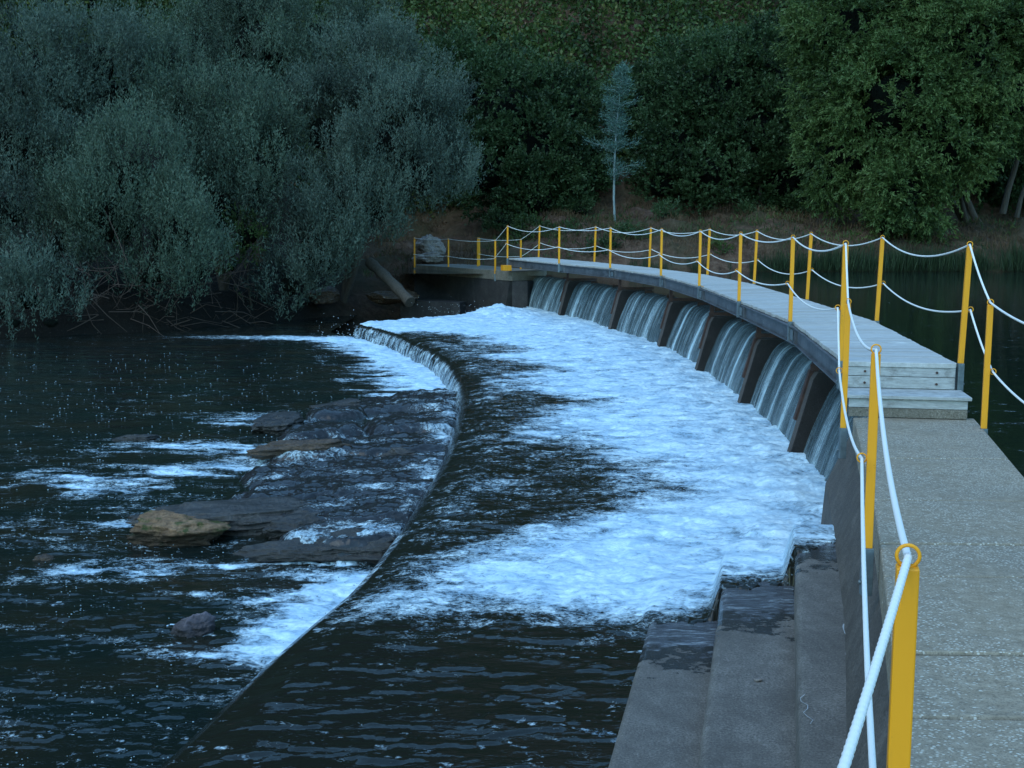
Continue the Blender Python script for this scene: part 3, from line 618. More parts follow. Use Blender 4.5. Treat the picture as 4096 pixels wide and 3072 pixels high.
for seg in range(7):
    mb = MB(); pl = []; s = 0
    n = 33; 
    for j in range(n):
        a0 = seg + (j + .018) / n; a1 = seg + (j + .982) / n
        if seg == 0 and j == 0: a0 = -.0
        jit = random.uniform(-.006, .006); zt = Z_DECK + random.uniform(-.003, .003)
        c = [edge(LP, .04 + jit, a0), edge(RP, -.04 + jit, a0), edge(RP, -.04 + jit, a1), edge(LP, .04 + jit, a1)]
        vs = [Vector((p.x, p.y, zt - .045)) - B0 for p in c] + [Vector((p.x, p.y, zt)) - B0 for p in c]
        mb.add(vs, [(3, 2, 1, 0), (4, 5, 6, 7), (0, 1, 5, 4), (1, 2, 6, 5), (2, 3, 7, 6), (3, 0, 4, 7)]); pl += [random.random() ** 2] * 8
    o = mb.build('deck_planks', MAT['plank'], bridge, .004); a = o.data.attributes.new('plank', 'FLOAT', 'POINT'); a.data.foreach_set('value', pl)
    for P, sg in ((LP, 1), (RP, -1)):
        mb = MB(); a = edge(P, .055 * sg, seg + (-.085 if seg else .0)); b = edge(P, .055 * sg, seg + .905)
        if seg == 6: b = edge(P, .055 * sg, seg + .99)
        za, zt_, zm = Z_DECK - .27, Z_DECK - .052, Z_DECK - .16
        A = Vector((a.x, a.y, 0)) - Vector((B0.x, B0.y, 0)); Bv = Vector((b.x, b.y, 0)) - Vector((B0.x, B0.y, 0)); zz = lambda z: Vector((0, 0, z - B0.z))
        mb.bar(A + zz(zm), Bv + zz(zm), .012, .19); mb.bar(A + zz(zt_ - .007), Bv + zz(zt_ - .007), .09, .014); mb.bar(A + zz(za + .007), Bv + zz(za + .007), .09, .014)
        d = (Bv - A).normalized(); side = Vector((d.y, -d.x, 0)) * -sg
        for t in (A + d * .012, Bv - d * .012): mb.bar(t + zz(za + .014) + side * .0, t + zz(zt_ - .014), .088, .012)
        bm_ = mb.build('beam', MAT['beam'], bridge)
        if sg == 1 and seg > 0:     # plate where two beams meet
            mb = MB(); q = edge(P, .0, seg - .05); dd = edge(P, 0, seg + .02) - edge(P, 0, seg - .12); an = atan2(dd.y, dd.x)
            mb.box(Vector((q.x, q.y, Z_DECK - .155)) - B0, (.20, .016, .13), an); mb.build('joint_plate', MAT['galv'], bridge, .004)
    # end of the deck
mb = MB(); q = [edge(LP, .05, 0), edge(RP, -.05, 0)]; dn = (q[1] - q[0]).normalized(); fwd = Vector((dn.y, -dn.x, 0))   # towards the camera
def board(z0, z1, off, th, name, mat, wide=0.0, wr=0.0):
    mb = MB(); a = q[0] - dn * wide + fwd * off; b = q[1] + dn * wr + fwd * off
    vs = [(p.x, p.y, z) for z in (z0, z1) for p in (a, b, b + fwd * th, a + fwd * th)]
    mb.add([Vector(v) - B0 for v in vs], [(3, 2, 1, 0), (4, 5, 6, 7), (0, 1, 5, 4), (1, 2, 6, 5), (2, 3, 7, 6), (3, 0, 4, 7)]); return mb.build(name, mat, bridge, .006)
board(Z_DECK - .135, Z_DECK - .048, .005, .04, 'riser_board', MAT['stepwood'])
board(Z_DECK - .25, Z_DECK - .139, .003, .04, 'riser_board', MAT['stepwood'])
board(Z_DECK - .047, Z_DECK + .001, -.02, .075, 'nosing_board', MAT['plank'])
board(Z_DECK - .285, Z_DECK - .252, .046, .52, 'tread_board', MAT['stepwood'], .06, .06)
board(Z_DECK - .37, Z_DECK - .288, .50, .04, 'riser_board', MAT['stepwood'], .02, .03)
board(Z_DECK - .458, Z_DECK - .373, .498, .04, 'riser_board', MAT['edge'], .02, .03)
for xx in (.17, .83):
    for z in (-.09, -.20):
        mb = MB(); p = q[0] + (q[1] - q[0]) * xx + fwd * .048; mb.tube([Vector((p.x, p.y, Z_DECK + z)) - B0, Vector((p.x, p.y, Z_DECK + z)) + fwd * .012 - B0], .012, 8); mb.build('bolt', MAT['rust'], bridge)
for i in (2, 3):      # yellow marks on the deck rim
    for k_ in range(2):
        a = edge(LP, .025, i + .93 + .07 * k_ - .9 * 0); b = edge(LP, .025, i + .955 + .07 * k_)
        mb = MB(); mb.bar(Vector((a.x, a.y, Z_DECK + .006)) - B0, Vector((b.x, b.y, Z_DECK + .006)) - B0, .05, .004); mb.build('yellow_mark', MAT['yellow'], bridge)
mb = MB(); mb.box(Vector((-.22, 43.75, Z_WALK + .13)) - B0, (.30, .34, .19), .3); mb.build('end_bracket', MAT['yellow'], bridge, .01)

# railing posts: yellow square post, galvanised shoe, ring on top and a ring on the outer side
RING = {}
def rail_post(parent, x, y, z, h, side, heading, key, shoe=True, w_=.05, lean=0.0):
    """side: +1 the lower ring sits to the left, -1 to the right"""
    P0 = Vector(parent.location); base = Vector((x, y, z)); d = Vector((cos(heading), sin(heading), 0)); n = Vector((d.y, -d.x, 0))
    ln = Vector((lean, 0, 0)); top = base + Vector((0, 0, h)) + ln
    mb = MB(); vs = []
    for p in (base, top):
        for a, b in ((-1, -1), (1, -1), (1, 1), (-1, 1)): vs.append(p + n * (a * w_ / 2) + d * (b * w_ / 2))
    mb.add([v - base for v in vs], [(3, 2, 1, 0), (4, 5, 6, 7), (0, 1, 5, 4), (1, 2, 6, 5), (2, 3, 7, 6), (3, 0, 4, 7)])
    o = mb.build('railing_post', MAT['yellow'], parent, .004); o.location = base - P0
    if shoe:
        mb = MB(); mb.bar(Vector((0, 0, -.27)), Vector((0, 0, .0)), w_ + .008, w_ + .008); mb.build('shoe', MAT['galv'], o, .003)
        mb = MB(); mb.tube([n * (-side * .03) + Vector((0, 0, -.2)), n * (-side * .042) + Vector((0, 0, -.2))], .012, 8); mb.build('bolt', MAT['galv'], o)
    r1 = top + Vector((0, 0, .024)); r2 = base + ln * .46 + Vector((0, 0, h * .465)) - n * side * (w_ / 2 + .026)
    for c in (r1, r2):
        mb = MB(); mb.torus(c - base, .025, .0045, n, Vector((0, 0, 1))); mb.build('ring', MAT['yellow'], o)
    RING[key] = (r1 + Vector((0, 0, -.004)), r2 + Vector((0, 0, -.004))); return o
def head(P, i):
    a = P[max(i - 1, 0)]; b = P[min(i + 1, len(P) - 1)]; return atan2(b[1] - a[1], b[0] - a[0])
for i, p in enumerate(LP): rail_post(bridge, p[0], p[1], Z_DECK, 1.1, 1, head(LP, i), 'L%d' % i)
for i, p in enumerate(RP): rail_post(bridge, p[0], p[1], Z_DECK, 1.1, -1, head(RP, i), 'R%d' % i, lean=.03)
WP = [(-.85, -1.4), (.90, 2.76), (1.975, 6.75), (2.90, 10.80)]
for i, p in enumerate(WP): rail_post(walk, p[0], p[1], Z_WALK, 1.015 if i < 2 else 1.08, 1, 1.33, 'W%d' % i)
WR = [(3.62, 7.9), (4.10, 10.95)]
for i, p in enumerate([(3.0, 4.6), (3.42 + .18, 7.5), (4.13, 10.80)]): rail_post(walk, p[0], p[1], Z_WALK - .0, 1.08, -1, 1.33, 'V%d' % i)

# ------------------------------------------------------------------ far abutment
ab = empty('abutment', (-1.8, 47, 0)); tag(ab, 'far concrete abutment with a flat slab on a dark stained wall', 'abutment'); A0 = Vector(ab.location)
c0 = Vector((-.02, 43.85, 0)); c1 = Vector((-3.95, 50.3, 0)); c2 = c1 + Vector((1.9, 1.3, 0)); c3 = c0 + Vector((1.25, 1.0, 0))
def quadbox(cs, z0, z1, name, mat, parent, O, bevel=.01):
    mb = MB(); vs = [Vector((c.x, c.y, z)) - O for z in (z0, z1) for c in cs]
    mb.add(vs, [(3, 2, 1, 0), (4, 5, 6, 7), (0, 1, 5, 4), (1, 2, 6, 5), (2, 3, 7, 6), (3, 0, 4, 7)]); return mb.build(name, mat, parent, bevel)
quadbox([c0, c3, c2, c1], Z_WALK - .33, Z_WALK, 'slab', MAT['edge'], ab, A0)
mb = MB(); ofs = [Vector((.06, .1, 0)), Vector((.06, .1, 0))]
a = [Vector((-.10, 44.05, 1.43)), Vector((-3.9, 50.2, 1.43)), Vector((-2.0, 51.4, 1.43)), Vector((1.1, 44.9, 1.43))]
b = [Vector((-.35, 44.6, -.3)), Vector((-3.8, 47.6, -.3)), Vector((-2, 51.4, -.3)), Vector((1.1, 44.9, -.3))]
mb.add([v - A0 for v in b + a], [(3, 2, 1, 0), (4, 5, 6, 7), (0, 1, 5, 4), (1, 2, 6, 5), (2, 3, 7, 6), (3, 0, 4, 7)]); mb.build('retaining_wall', MAT['wallc'], ab)
quadbox([Vector((-1.9, 45.2, 0)), Vector((-1.7, 45.9, 0)), Vector((-3.9, 47.8, 0)), Vector((-4.2, 46.8, 0))], -.3, .58, 'footing_ledge', MAT['wallc'], ab, A0)
pier_c = quadbox([c0 + Vector((.0, .12, 0)), c0 + Vector((.55, -.1, 0)), c0 + Vector((.75, .4, 0)), c0 + Vector((.2, .5, 0))], -.2, Z_WALK - .332, 'end_pier', MAT['wallc'], ab, A0)
AP = [(-.62, 44.85), (-2.45, 47.9), (-3.92, 50.2)]
for i, p in enumerate(AP): rail_post(ab, p[0], p[1], Z_WALK - .12, 1.16, 1, atan2(5.4, -3.3), 'A%d' % i)
AR = [(.30, 46.0), (-1.35, 48.6), (-1.31, 49.4)]
for i, p in enumerate(AR): rail_post(ab, p[0], p[1], Z_WALK - .02, 1.08, -1, atan2(5.4, -3.3), 'B%d' % i, shoe=False)

# ------------------------------------------------------------------ ropes
def rope(keys, lev, sag, label, group=None):
    pts = []; rad = []
    for a, b in zip(keys[:-1], keys[1:]):
        p, q_ = RING[a][lev], RING[b][lev]; L = (q_ - p).length; s = sag * (L / 4.7) * random.uniform(.85, 1.2)
        if 'W' in a + b and 'L' in a + b: s *= .15
        n = 22 if a not in ('W0', 'W1') else (560 if a == 'W0' else 330)
        for i in range(n + (b == keys[-1])):
            t = i / n; rad.append(.0092 * (1 + (.075 * sin(t * L / .0125 * 2 * pi) if n > 22 else 0))); pts.append(p.lerp(q_, t) - Vector((0, 0, 4 * s * t * (1 - t))))
    mb = MB(); mb.tube(pts, rad, 9); o = mb.build('rope', MAT['rope'], None, loc=tuple(pts[0])); tag(o, label, 'rope'); return o
lk = ['W0', 'W1', 'W2', 'W3'] + ['L%d' % i for i in range(8)]; rk = ['V0', 'V1', 'V2'] + ['R%d' % i for i in range(8)]
rope(lk, 0, .13, 'upper white rope through the rings on the tops of the posts above the falls')
rope(lk, 1, .13, 'lower white rope at half height on the posts above the falls')
rope(rk, 0, .14, 'upper white rope along the pond side of the footbridge')
rope(rk, 1, .14, 'lower white rope at half height on the pond side posts')
rope(['L7'] + ['A%d' % i for i in range(3)], 0, .07, 'upper rope from the bridge end down to the low posts at the abutment wall edge')
rope(['L7'] + ['A%d' % i for i in range(3)], 1, .07, 'lower rope along the abutment edge above its dark wall')
rope(['R7', 'B0', 'B1'], 0, .08, 'upper rope on the back side of the abutment slab')
rope(['R7', 'B0', 'B1'], 1, .08, 'lower rope on the back side of the abutment slab, near the green bank')

# ------------------------------------------------------------------ rocks
def gz(x, y): return float(terr_h(np.array([float(x)]), np.array([float(y)]))[0])
def rock(name, loc, size, mat, label, seed, rz=0, flat=0.0, cat='rock', parent=None, group=None):
    import bmesh
    bm = bmesh.new(); bmesh.ops.create_icosphere(bm, subdivisions=6, radius=1)
    V = np.array([v.co[:] for v in bm.verts]); 
    def f3(sc, o, k): return (fbm(V[:, 0] * sc + seed, V[:, 1] * sc + V[:, 2] * sc * .7, o, seed + k) + fbm(V[:, 2] * sc * 1.2 + seed * 2, V[:, 0] * sc * .8 - V[:, 1] * sc * .5, o, seed + k + 40)) / 2 - .5
    # facets: clip the ball with random planes, then roughen
    rg = np.random.default_rng(seed); r = np.full(len(V), 1.15)
    for _ in range(16):
        nn = rg.normal(size=3); nn /= np.linalg.norm(nn); dd = rg.uniform(.62, .95); c_ = V @ nn; r = np.where(c_ > .15, np.minimum(r, dd / np.maximum(c_, .15)), r)
    r = r + .55 * f3(1.4, 3, 0) + .30 * f3(4, 4, 3) - .12 * np.abs(f3(6.5, 4, 7)) * 2 + .08 * f3(15, 3, 9)
    V = V * r[:, None]
    st = np.sin(V[:, 2] * 17 + 5 * f3(1.5, 2, 11)) * .018 * (1 + flat * 6); V[:, :2] *= (1 + st)[:, None]
    V = V * np.array(size)
    for v, c in zip(bm.verts, V): v.co = c
    me = bpy.data.meshes.new(name); bm.to_mesh(me); bm.free(); me.polygons.foreach_set('use_smooth', [True] * len(me.polygons))
    o = link(name, me, mat, parent); o.location = loc; o.rotation_euler = (0, 0, rz)
    if label: tag(o, label, cat, group)
    return o
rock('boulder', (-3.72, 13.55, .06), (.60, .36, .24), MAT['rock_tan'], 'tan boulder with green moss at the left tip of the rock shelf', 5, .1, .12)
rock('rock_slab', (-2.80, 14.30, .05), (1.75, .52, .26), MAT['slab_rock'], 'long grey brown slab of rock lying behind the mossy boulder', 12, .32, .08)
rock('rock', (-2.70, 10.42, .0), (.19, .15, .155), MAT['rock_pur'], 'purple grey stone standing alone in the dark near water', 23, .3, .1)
rock('rock', (-4.9, 12.75, -.03), (.17, .13, .09), MAT['rock_brown'], 'small dark stone just breaking the water at the far left', 31)
rock('rock', (-6.0, 19.9, -.01), (.33, .2, .10), MAT['rock_dark'], 'flat dark stone alone in the open river left of the shelf', 37)
rock('rock', (-3.92, 20.9, .06), (.52, .42, .22), MAT['rock_dark'], 'dark wet rock with water falling beside it at the back of the shelf', 41, .4, .1)
rock('rock', (-3.0, 18.15, .14), (.80, .32, .20), MAT['rock_brown'], 'reddish brown rock above the running water in mid shelf', 47, .25, .1)
rock('rock', (-3.25, 23.2, .03), (.50, .3, .17), MAT['rock_dark'], 'low black rock at the far edge of the shelf', 53, .1)
rock('rock', (-1.85, 12.85, .06), (.90, .38, .22), MAT['rock_dark'], 'wet black rock ledge with small falls in front of the foam', 59, .15, .1)
rock('rock', (-1.6, 17.9, .16), (.30, .2, .10), MAT['slab_rock'], 'smooth grey stone almost covered by running water', 61)
rock('rock', (-2.35, 13.75, .03), (.55, .30, .20), MAT['rock_dark'], 'dark broken rock under the end of the long slab', 67, .2, .15)
rock('boulder', at(928, 530, 51.8), (.62, .6, .52), MAT['rock_grey'], 'grey boulder behind the abutment slab, largest of the heap', 71)
rock('rock', at(935, 556, 50.8), (.62, .45, .25), MAT['rock_grey'], 'flat tan rock below the grey boulder on the slab', 73)
rock('rock', at(905, 557, 51.5), (.25, .25, .2), MAT['rock_grey'], 'small rock left of the flat tan rock', 79)
rock('rock', at(700, 640, 45.6), (.7, .5, .35), MAT['rock_brown'], 'dark rock in the shade under the leaning log', 89)
rock('rock', at(840, 640, 46), (.9, .5, .3), MAT['rock_brown'], 'mossy dark rock right of the leaning log at the water', 97)

# log leaning down to the water
mb = MB(); a = Vector(at(798, 566, 45.5)); b = Vector(at(886, 653, 43.5)); pts = [a.lerp(b, t / 10) + Vector((0, 0, .05 * sin(t / 10 * pi))) for t in range(11)]
mb.tube(pts, [.19 + .02 * sin(t * 2.1) for t in range(11)], 12); tag(mb.build('log', MAT['bark'], None, loc=tuple(b)), 'thick weathered log leaning from the bank down to the water', 'log')
mb = MB(); a = Vector((-1.02, 24.5, -.02)); mb.tube([a, a + Vector((.0, 0, .25)), a + Vector((.01, 0, .5))], .006, 6); tag(mb.build('stick', MAT['twig'], None), 'thin dark stick upright in the lower fall', 'stick')

# ------------------------------------------------------------------ foliage
def unit(a): return a / np.maximum(np.linalg.norm(a, axis=1, keepdims=True), 1e-9)
def leaf_quads(P, Dr, L, W, val, droop=0):
    n = len(P); R = unit(np.cross(Dr, RNG.normal(size=(n, 3)))); L = np.broadcast_to(L, n)[:, None] * RNG.uniform(.7, 1.25, (n, 1)); W = np.broadcast_to(W, n)[:, None]
    V = np.stack([P, P + Dr * L * .45 + R * W, P + Dr * L, P + Dr * L * .45 - R * W], 1)
    return V.reshape(-1, 3), np.repeat(val, 4)
def crown(lobes, dens, leafL, leafW, shoot=.5, per=12, up=.8, out=.6, rough=.35, seed=1, val0=(.1, .9), low=0.0, sub=.62, spread=.38, tonev=.2):
    dens = dens * 1.25; Vs = []; vals = []; cores = []; coreF = []; nb = 0
    import bmesh
    bm = bmesh.new(); bmesh.ops.create_icosphere(bm, subdivisions=3, radius=1); sv = np.array([v.co[:] for v in bm.verts]); sf = np.array([[v.index for v in f.verts] for f in bm.faces]); bm.free()
    C = np.array([l[0] for l in lobes]); Rr = np.array([l[1] for l in lobes])
    for li, (c, r) in enumerate(lobes):
        c = np.array(c); r = np.array(r) * np.ones(3); area = 4 * pi * ((r[0] * r[1]) ** 1.6 + (r[0] * r[2]) ** 1.6 + (r[1] * r[2]) ** 1.6) ** (1 / 1.6) / 3 ** (1 / 1.6)
        ns = max(6, int(area / (sub * sub * 2.0))); sd_ = unit(RNG.normal(size=(ns, 3))); sr = sub * RNG.uniform(.6, 1.35, ns)
        sc = c + sd_ * r * (.80 + RNG.uniform(-.16, .20, ns))[:, None]; sh = RNG.uniform(-tonev, tonev, ns)
        n = int(area * dens); idx = RNG.integers(0, ns, n); d = unit(RNG.normal(size=(n, 3)) * np.array([1, 1, .8]) + sd_[idx] * .7 + np.array([0, 0, .45]))
        rad = RNG.uniform(.5, 1.0, n) ** .8; P = sc[idx] + d * (rad * sr[idx])[:, None] * 1.1; tone = sh[idx]; d = unit(d + .5 * sd_[idx])
        # drop shoots hidden well inside other lobes
        inside = np.zeros(n, bool)
        for lj in range(len(lobes)):
            if lj == li: continue
            inside |= (((P - C[lj]) / (Rr[lj] * np.ones(3))) ** 2).sum(1) < .45
        P = P[~inside]; d = d[~inside]; rad = rad[~inside]; tone = tone[~inside]; n = len(P)
        sdir = unit(d * out + np.array([0, 0, up]) + RNG.normal(size=(n, 3)) * spread)
        clump = fbm(P[:, 0] * 1.1, P[:, 2] * 1.1 + P[:, 1] * .7, 3, seed + 50)
        sl = shoot * RNG.uniform(.5, 1.3, n)
        k = per; t = np.tile(np.linspace(.05, 1, k), n); PP = np.repeat(P, k, 0) + np.repeat(sdir * sl[:, None], k, 0) * t[:, None] + RNG.normal(size=(n * k, 3)) * .03 * (shoot / .5)
        D = unit(np.repeat(sdir, k, 0) * .85 + RNG.normal(size=(n * k, 3)) * .5 + np.array([0, 0, .1 - low]))
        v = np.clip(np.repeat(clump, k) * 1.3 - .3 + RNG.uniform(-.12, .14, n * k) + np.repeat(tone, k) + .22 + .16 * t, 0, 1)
        a, b = leaf_quads(PP, D, leafL, leafW, v); Vs.append(a); vals.append(b)
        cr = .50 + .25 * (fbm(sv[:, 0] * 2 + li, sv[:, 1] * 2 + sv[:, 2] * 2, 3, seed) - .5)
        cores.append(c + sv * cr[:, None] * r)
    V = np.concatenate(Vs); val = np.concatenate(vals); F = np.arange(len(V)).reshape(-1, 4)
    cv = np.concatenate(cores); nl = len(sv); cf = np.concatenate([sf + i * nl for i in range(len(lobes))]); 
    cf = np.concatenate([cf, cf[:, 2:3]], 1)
    return V, F, val, cv, cf
def mesh_mixed(name, V, F, val, cv, cf, mats, parent, loc):
    loc = np.array(loc)
    o = np_mesh(name, V - loc, F, [mats[0]], parent, smooth=False, attrs={'v': val}); return o
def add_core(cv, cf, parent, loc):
    cf = cf[:, :3]; return np_mesh('shade_core', cv - np.array(loc), cf, MAT['core'], parent, smooth=True)
def limbs(base, lobes, r0, mat, parent, loc, n=3, wob=.25, nm='trunk'):
    mb = MB(); base = Vector(base); loc = Vector(loc)
    for c, r in lobes[:n]:
        c = Vector(c); pts = []; m = 9
        for i in range(m):
            t = i / (m - 1); p = base.lerp(c, t); p += Vector((wob * sin(t * 5 + c.x) * t, wob * cos(t * 4 + c.y) * t, wob * .6 * sin(t * pi))); pts.append(p - loc)
        mb.tube(pts, [r0 * (1 - .75 * i / (m - 1)) for i in range(m)], 8)
    return mb.build(nm, mat, parent)
def tree(name, base, lobes, label, cat, mat, dens=45, leafL=.11, leafW=.016, r0=.14, nt=3, group=None, bark='bark', **kw):
    """lobes: list of (x, y, d, r[, rz]) bearings/distance, radius in plan px"""
    LB = []
    for l in lobes:
        x, y, d, r = l[:4]; rz = l[4] if len(l) > 4 else r
        if 'willow' in name: r = max(20, r - 26); rz = max(18, rz - 24); y += 8
        p = at(x, y, d); s = d * 1.8517 / FOC
        LB.append((p, (r * s, min(r, rz) * s * .95, rz * s)))
    t = empty(name, base); tag(t, label, cat, group)
    V, F, val, cv, cf = crown(LB, dens, leafL, leafW, seed=abs(hash(label[:3])) % 7 + len(label), **kw)
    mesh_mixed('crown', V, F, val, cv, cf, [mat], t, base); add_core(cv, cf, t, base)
    limbs(base, LB, r0, MAT[bark], t, base, nt)
    return t
def gb(x, d):
    p = at(x, 500, d); return (p[0], d, gz(p[0], d) - .1)
WG = 'grey leaved willows on the left bank'
WK = dict(leafL=.13, leafW=.0165, per=24, shoot=.85, up=1.25, out=.5, sub=.85, spread=.25, tonev=.30)
tree('willow', gb(740, 47), [(850, 330, 45.5, 150), (905, 230, 46.5, 95, 110), (790, 175, 47, 110), (740, 440, 44.2, 120), (910, 365, 45, 95), (680, 540, 43.4, 95), (805, 440, 44.8, 88), (625, 610, 42.9, 62), (715, 565, 44, 60, 60), (700, 280, 46, 90)],
     'bluish grey willow nearest the abutment, its round crown leaning out over the dark bank', 'willow', MAT['willow_blue'], group=WG, dens=26, **WK)
tree('willow', gb(560, 50), [(560, 100, 49, 130), (690, 90, 50, 110), (450, 110, 50, 110), (800, 60, 51.5, 80), (520, 10, 51, 110), (620, 210, 48, 110), (410, 130, 52, 60)],
     'tall grey willow whose top stands highest at the back of the left bank', 'willow', MAT['willow'], group=WG, dens=22, **WK)
tree('willow', gb(480, 46), [(470, 300, 45, 140), (560, 370, 44.2, 105), (380, 220, 46, 95), (600, 290, 45.5, 80), (480, 450, 43.4, 95), (540, 500, 43.0, 60)],
     'grey green willow in the middle of the left bank, behind the drooping one', 'willow', MAT['willow'], group=WG, dens=25, **WK)
tree('willow', gb(300, 43), [(290, 380, 41, 105), (250, 470, 40.2, 115), (370, 510, 39.8, 105), (170, 420, 41, 95), (430, 580, 39.6, 60), (330, 590, 39.2, 75, 60), (130, 520, 40.5, 75)],
     'drooping willow over the bare twigs, foremost of the left bank', 'willow', MAT['willow'], group=WG, dens=30, **WK)
tree('willow', gb(100, 44), [(80, 170, 44, 135), (200, 130, 45, 110), (20, 310, 42, 120), (140, 290, 43, 100), (250, 210, 45, 90), (20, 450, 40.5, 85), (-60, 200, 44, 120), (50, 540, 40, 55)],
     'broad grey willow at the left edge of the view', 'willow', MAT['willow_blue'], group=WG, dens=24, **WK)
tree('willow_bush', gb(70, 39.5), [(60, 640, 37.2, 75, 62), (130, 625, 37.6, 50), (-10, 670, 36.8, 70, 50), (30, 690, 36.4, 55, 35), (110, 690, 36.6, 55, 34)],
     'low willow bush touching the river at the far left', 'bush', MAT['willow_blue'], dens=34, r0=.05, **WK)
tree('shrub', gb(540, 44), [(530, 520, 42.9, 26, 36), (500, 575, 42.5, 22)], 'small yellow green shrub between two willows on the left bank', 'shrub', MAT['green'], dens=34, leafL=.12, leafW=.03, per=9, shoot=.35, up=.6, r0=.04, nt=1)
tree('tree', gb(80, 60), [(60, 20, 58, 110), (170, -10, 60, 80)], 'mid green tree showing above the left willows in the corner', 'tree', MAT['green'], dens=18, leafL=.2, leafW=.045, per=9, shoot=.5, up=.4)
HG = 'dark trees on the slope'
GK = dict(leafL=.17, leafW=.048, per=14, shoot=.5, up=.35, out=.8)
tree('tree', gb(1090, 62), [(1080, 250, 60, 125), (1150, 340, 59, 110), (1010, 190, 62, 90), (1200, 250, 61, 85), (1050, 370, 58, 80), (1160, 430, 57.5, 65), (1240, 360, 59.5, 70)],
     'dark leafy tree between the bluish willow and the young pale tree', 'tree', MAT['dgreen'], dens=19, **GK)
WIDE = tree('tree', gb(1620, 62), [(1530, 220, 61, 130), (1630, 310, 60, 115), (1460, 330, 60, 95), (1400, 240, 62, 75), (1640, 180, 62, 110), (1540, 370, 58.6, 80), (1690, 390, 59, 70), (1430, 400, 59, 50)],
     'wide dark green tree with thin bent trunks behind the young pale tree', 'tree', MAT['dgreen'], dens=19, r0=.1, nt=3, **GK)
ASH = tree('ash_tree', gb(2090, 57), [(1930, 230, 53, 130), (2070, 130, 54, 150), (2030, 300, 52.5, 108), (1830, 80, 55, 110), (1830, 330, 54, 85, 100), (1950, 420, 52, 75), (2175, 215, 54, 95), (1910, 480, 51.8, 42, 50), (1800, 210, 55, 70), (2200, 50, 54.5, 110), (1960, 30, 55, 110), (2000, 470, 52.2, 36, 50), (1790, 390, 54, 38, 44)],
     'big bright green tree hanging over the pond at the right', 'tree', MAT['ash'], dens=24, leafL=.18, leafW=.030, per=20, shoot=.5, up=-.15, out=.8, low=.35, r0=.16, nt=3)
EDGE = tree('tree', gb(2200, 62), [(2200, 330, 60, 80), (2120, 400, 61, 50), (2250, 420, 60, 70), (2300, 300, 60, 90)], 'shaded dark tree behind the big green tree at the right edge', 'tree', MAT['dgreen'], dens=17, r0=.1, **GK)
# trunks seen on the right bank
def trunk_tree(pts, r, label, d, host):
    P = [Vector(at(x, y, d)) for x, y in pts]; mb = MB(); mb.tube(P, [r * (1 - .4 * i / (len(P) - 1)) for i in range(len(P))], 9)
    o = mb.build('trunk', MAT['bark'], host, loc=tuple(P[0])); o.location = P[0] - host.location; o['label'] = label
trunk_tree([(2130, 503), (2105, 470), (2088, 430), (2083, 400), (2092, 350), (2098, 300)], .17, 'curved trunk at the right that leans left as it rises from the bank', 55, ASH)
trunk_tree([(2166, 462), (2178, 410), (2195, 355), (2205, 300)], .15, 'straight slanting trunk right of the curved trunk', 56, EDGE)
trunk_tree([(2196, 470), (2205, 430), (2222, 380)], .12, 'thin trunk at the right edge of the view', 56.5, EDGE)
trunk_tree([(1645, 440), (1641, 400), (1640, 350), (1648, 310)], .11, 'upright thin trunk under the wide dark tree', 59, WIDE)
trunk_tree([(1590, 428), (1575, 400), (1540, 375), (1510, 350)], .10, 'bent bough like trunk leaning left under the wide dark tree', 59, WIDE)
# young pale tree
def young():
    base = Vector(at(1328, 497, 55)); base.z = gz(base.x, base.y) - .1; t = empty('young_tree', tuple(base)); tag(t, 'young pale blue tree with a thin white trunk standing alone on the bank', 'tree')
    stem = [Vector(at(x, y, 55)) for x, y in ((1328, 480), (1326, 430), (1327, 360), (1330, 300), (1335, 240), (1342, 180), (1348, 135))]; stem = [Vector((stem[0].x, stem[0].y, base.z))] + stem
    mb = MB(); mb.tube([p - base for p in stem], [.06, .055, .05, .042, .035, .026, .017, .007], 9); rr = random.Random(3); P = []; D = []
    br = []
    for i in range(78):
        f = rr.uniform(0, 1) ** .9; y = 392 - f * 250; px = 1327 + max(0, (320 - y)) * .1; wdt = 66 * (1 - f) ** .7 * (0.25 + .95 * rr.random()) * (1.0 if cos(a_ := rr.uniform(0, 6.28)) > -.3 else .6)  * (1 if y < 345 else .85); a = rr.uniform(0, 2 * pi)
        s = 55 * 1.8517 / FOC; o = Vector(at(px, y, 55)); e = o + Vector((cos(a) * wdt * s, sin(a) * wdt * s, wdt * s * rr.uniform(.05, .55)))
        m_ = o.lerp(e, .5) + Vector((0, 0, .08)); mb.tube([o - base, m_ - base, e - base], [.016, .011, .004], 5, False)
        n = int(95 * (.5 + (e - o).length))
        for j in range(n):
            tt = rr.uniform(.1, 1.12); q_ = o.lerp(e, tt); P.append((q_.x + rr.gauss(0, .11), q_.y + rr.gauss(0, .11), q_.z + rr.gauss(0, .10) + .03)); dd = (e - o).normalized(); D.append((dd.x + rr.gauss(0, .5), dd.y + rr.gauss(0, .5), dd.z + rr.gauss(.2, .5)))
    mb.build('trunk', MAT['pale_bark'], t)
    V, val = leaf_quads(np.array(P), unit(np.array(D)), .16, .012, RNG.uniform(0, .9, len(P))); np_mesh('crown', V - np.array(base), np.arange(len(V)).reshape(-1, 4), MAT['gum'], t, False, {'v': val})
young()
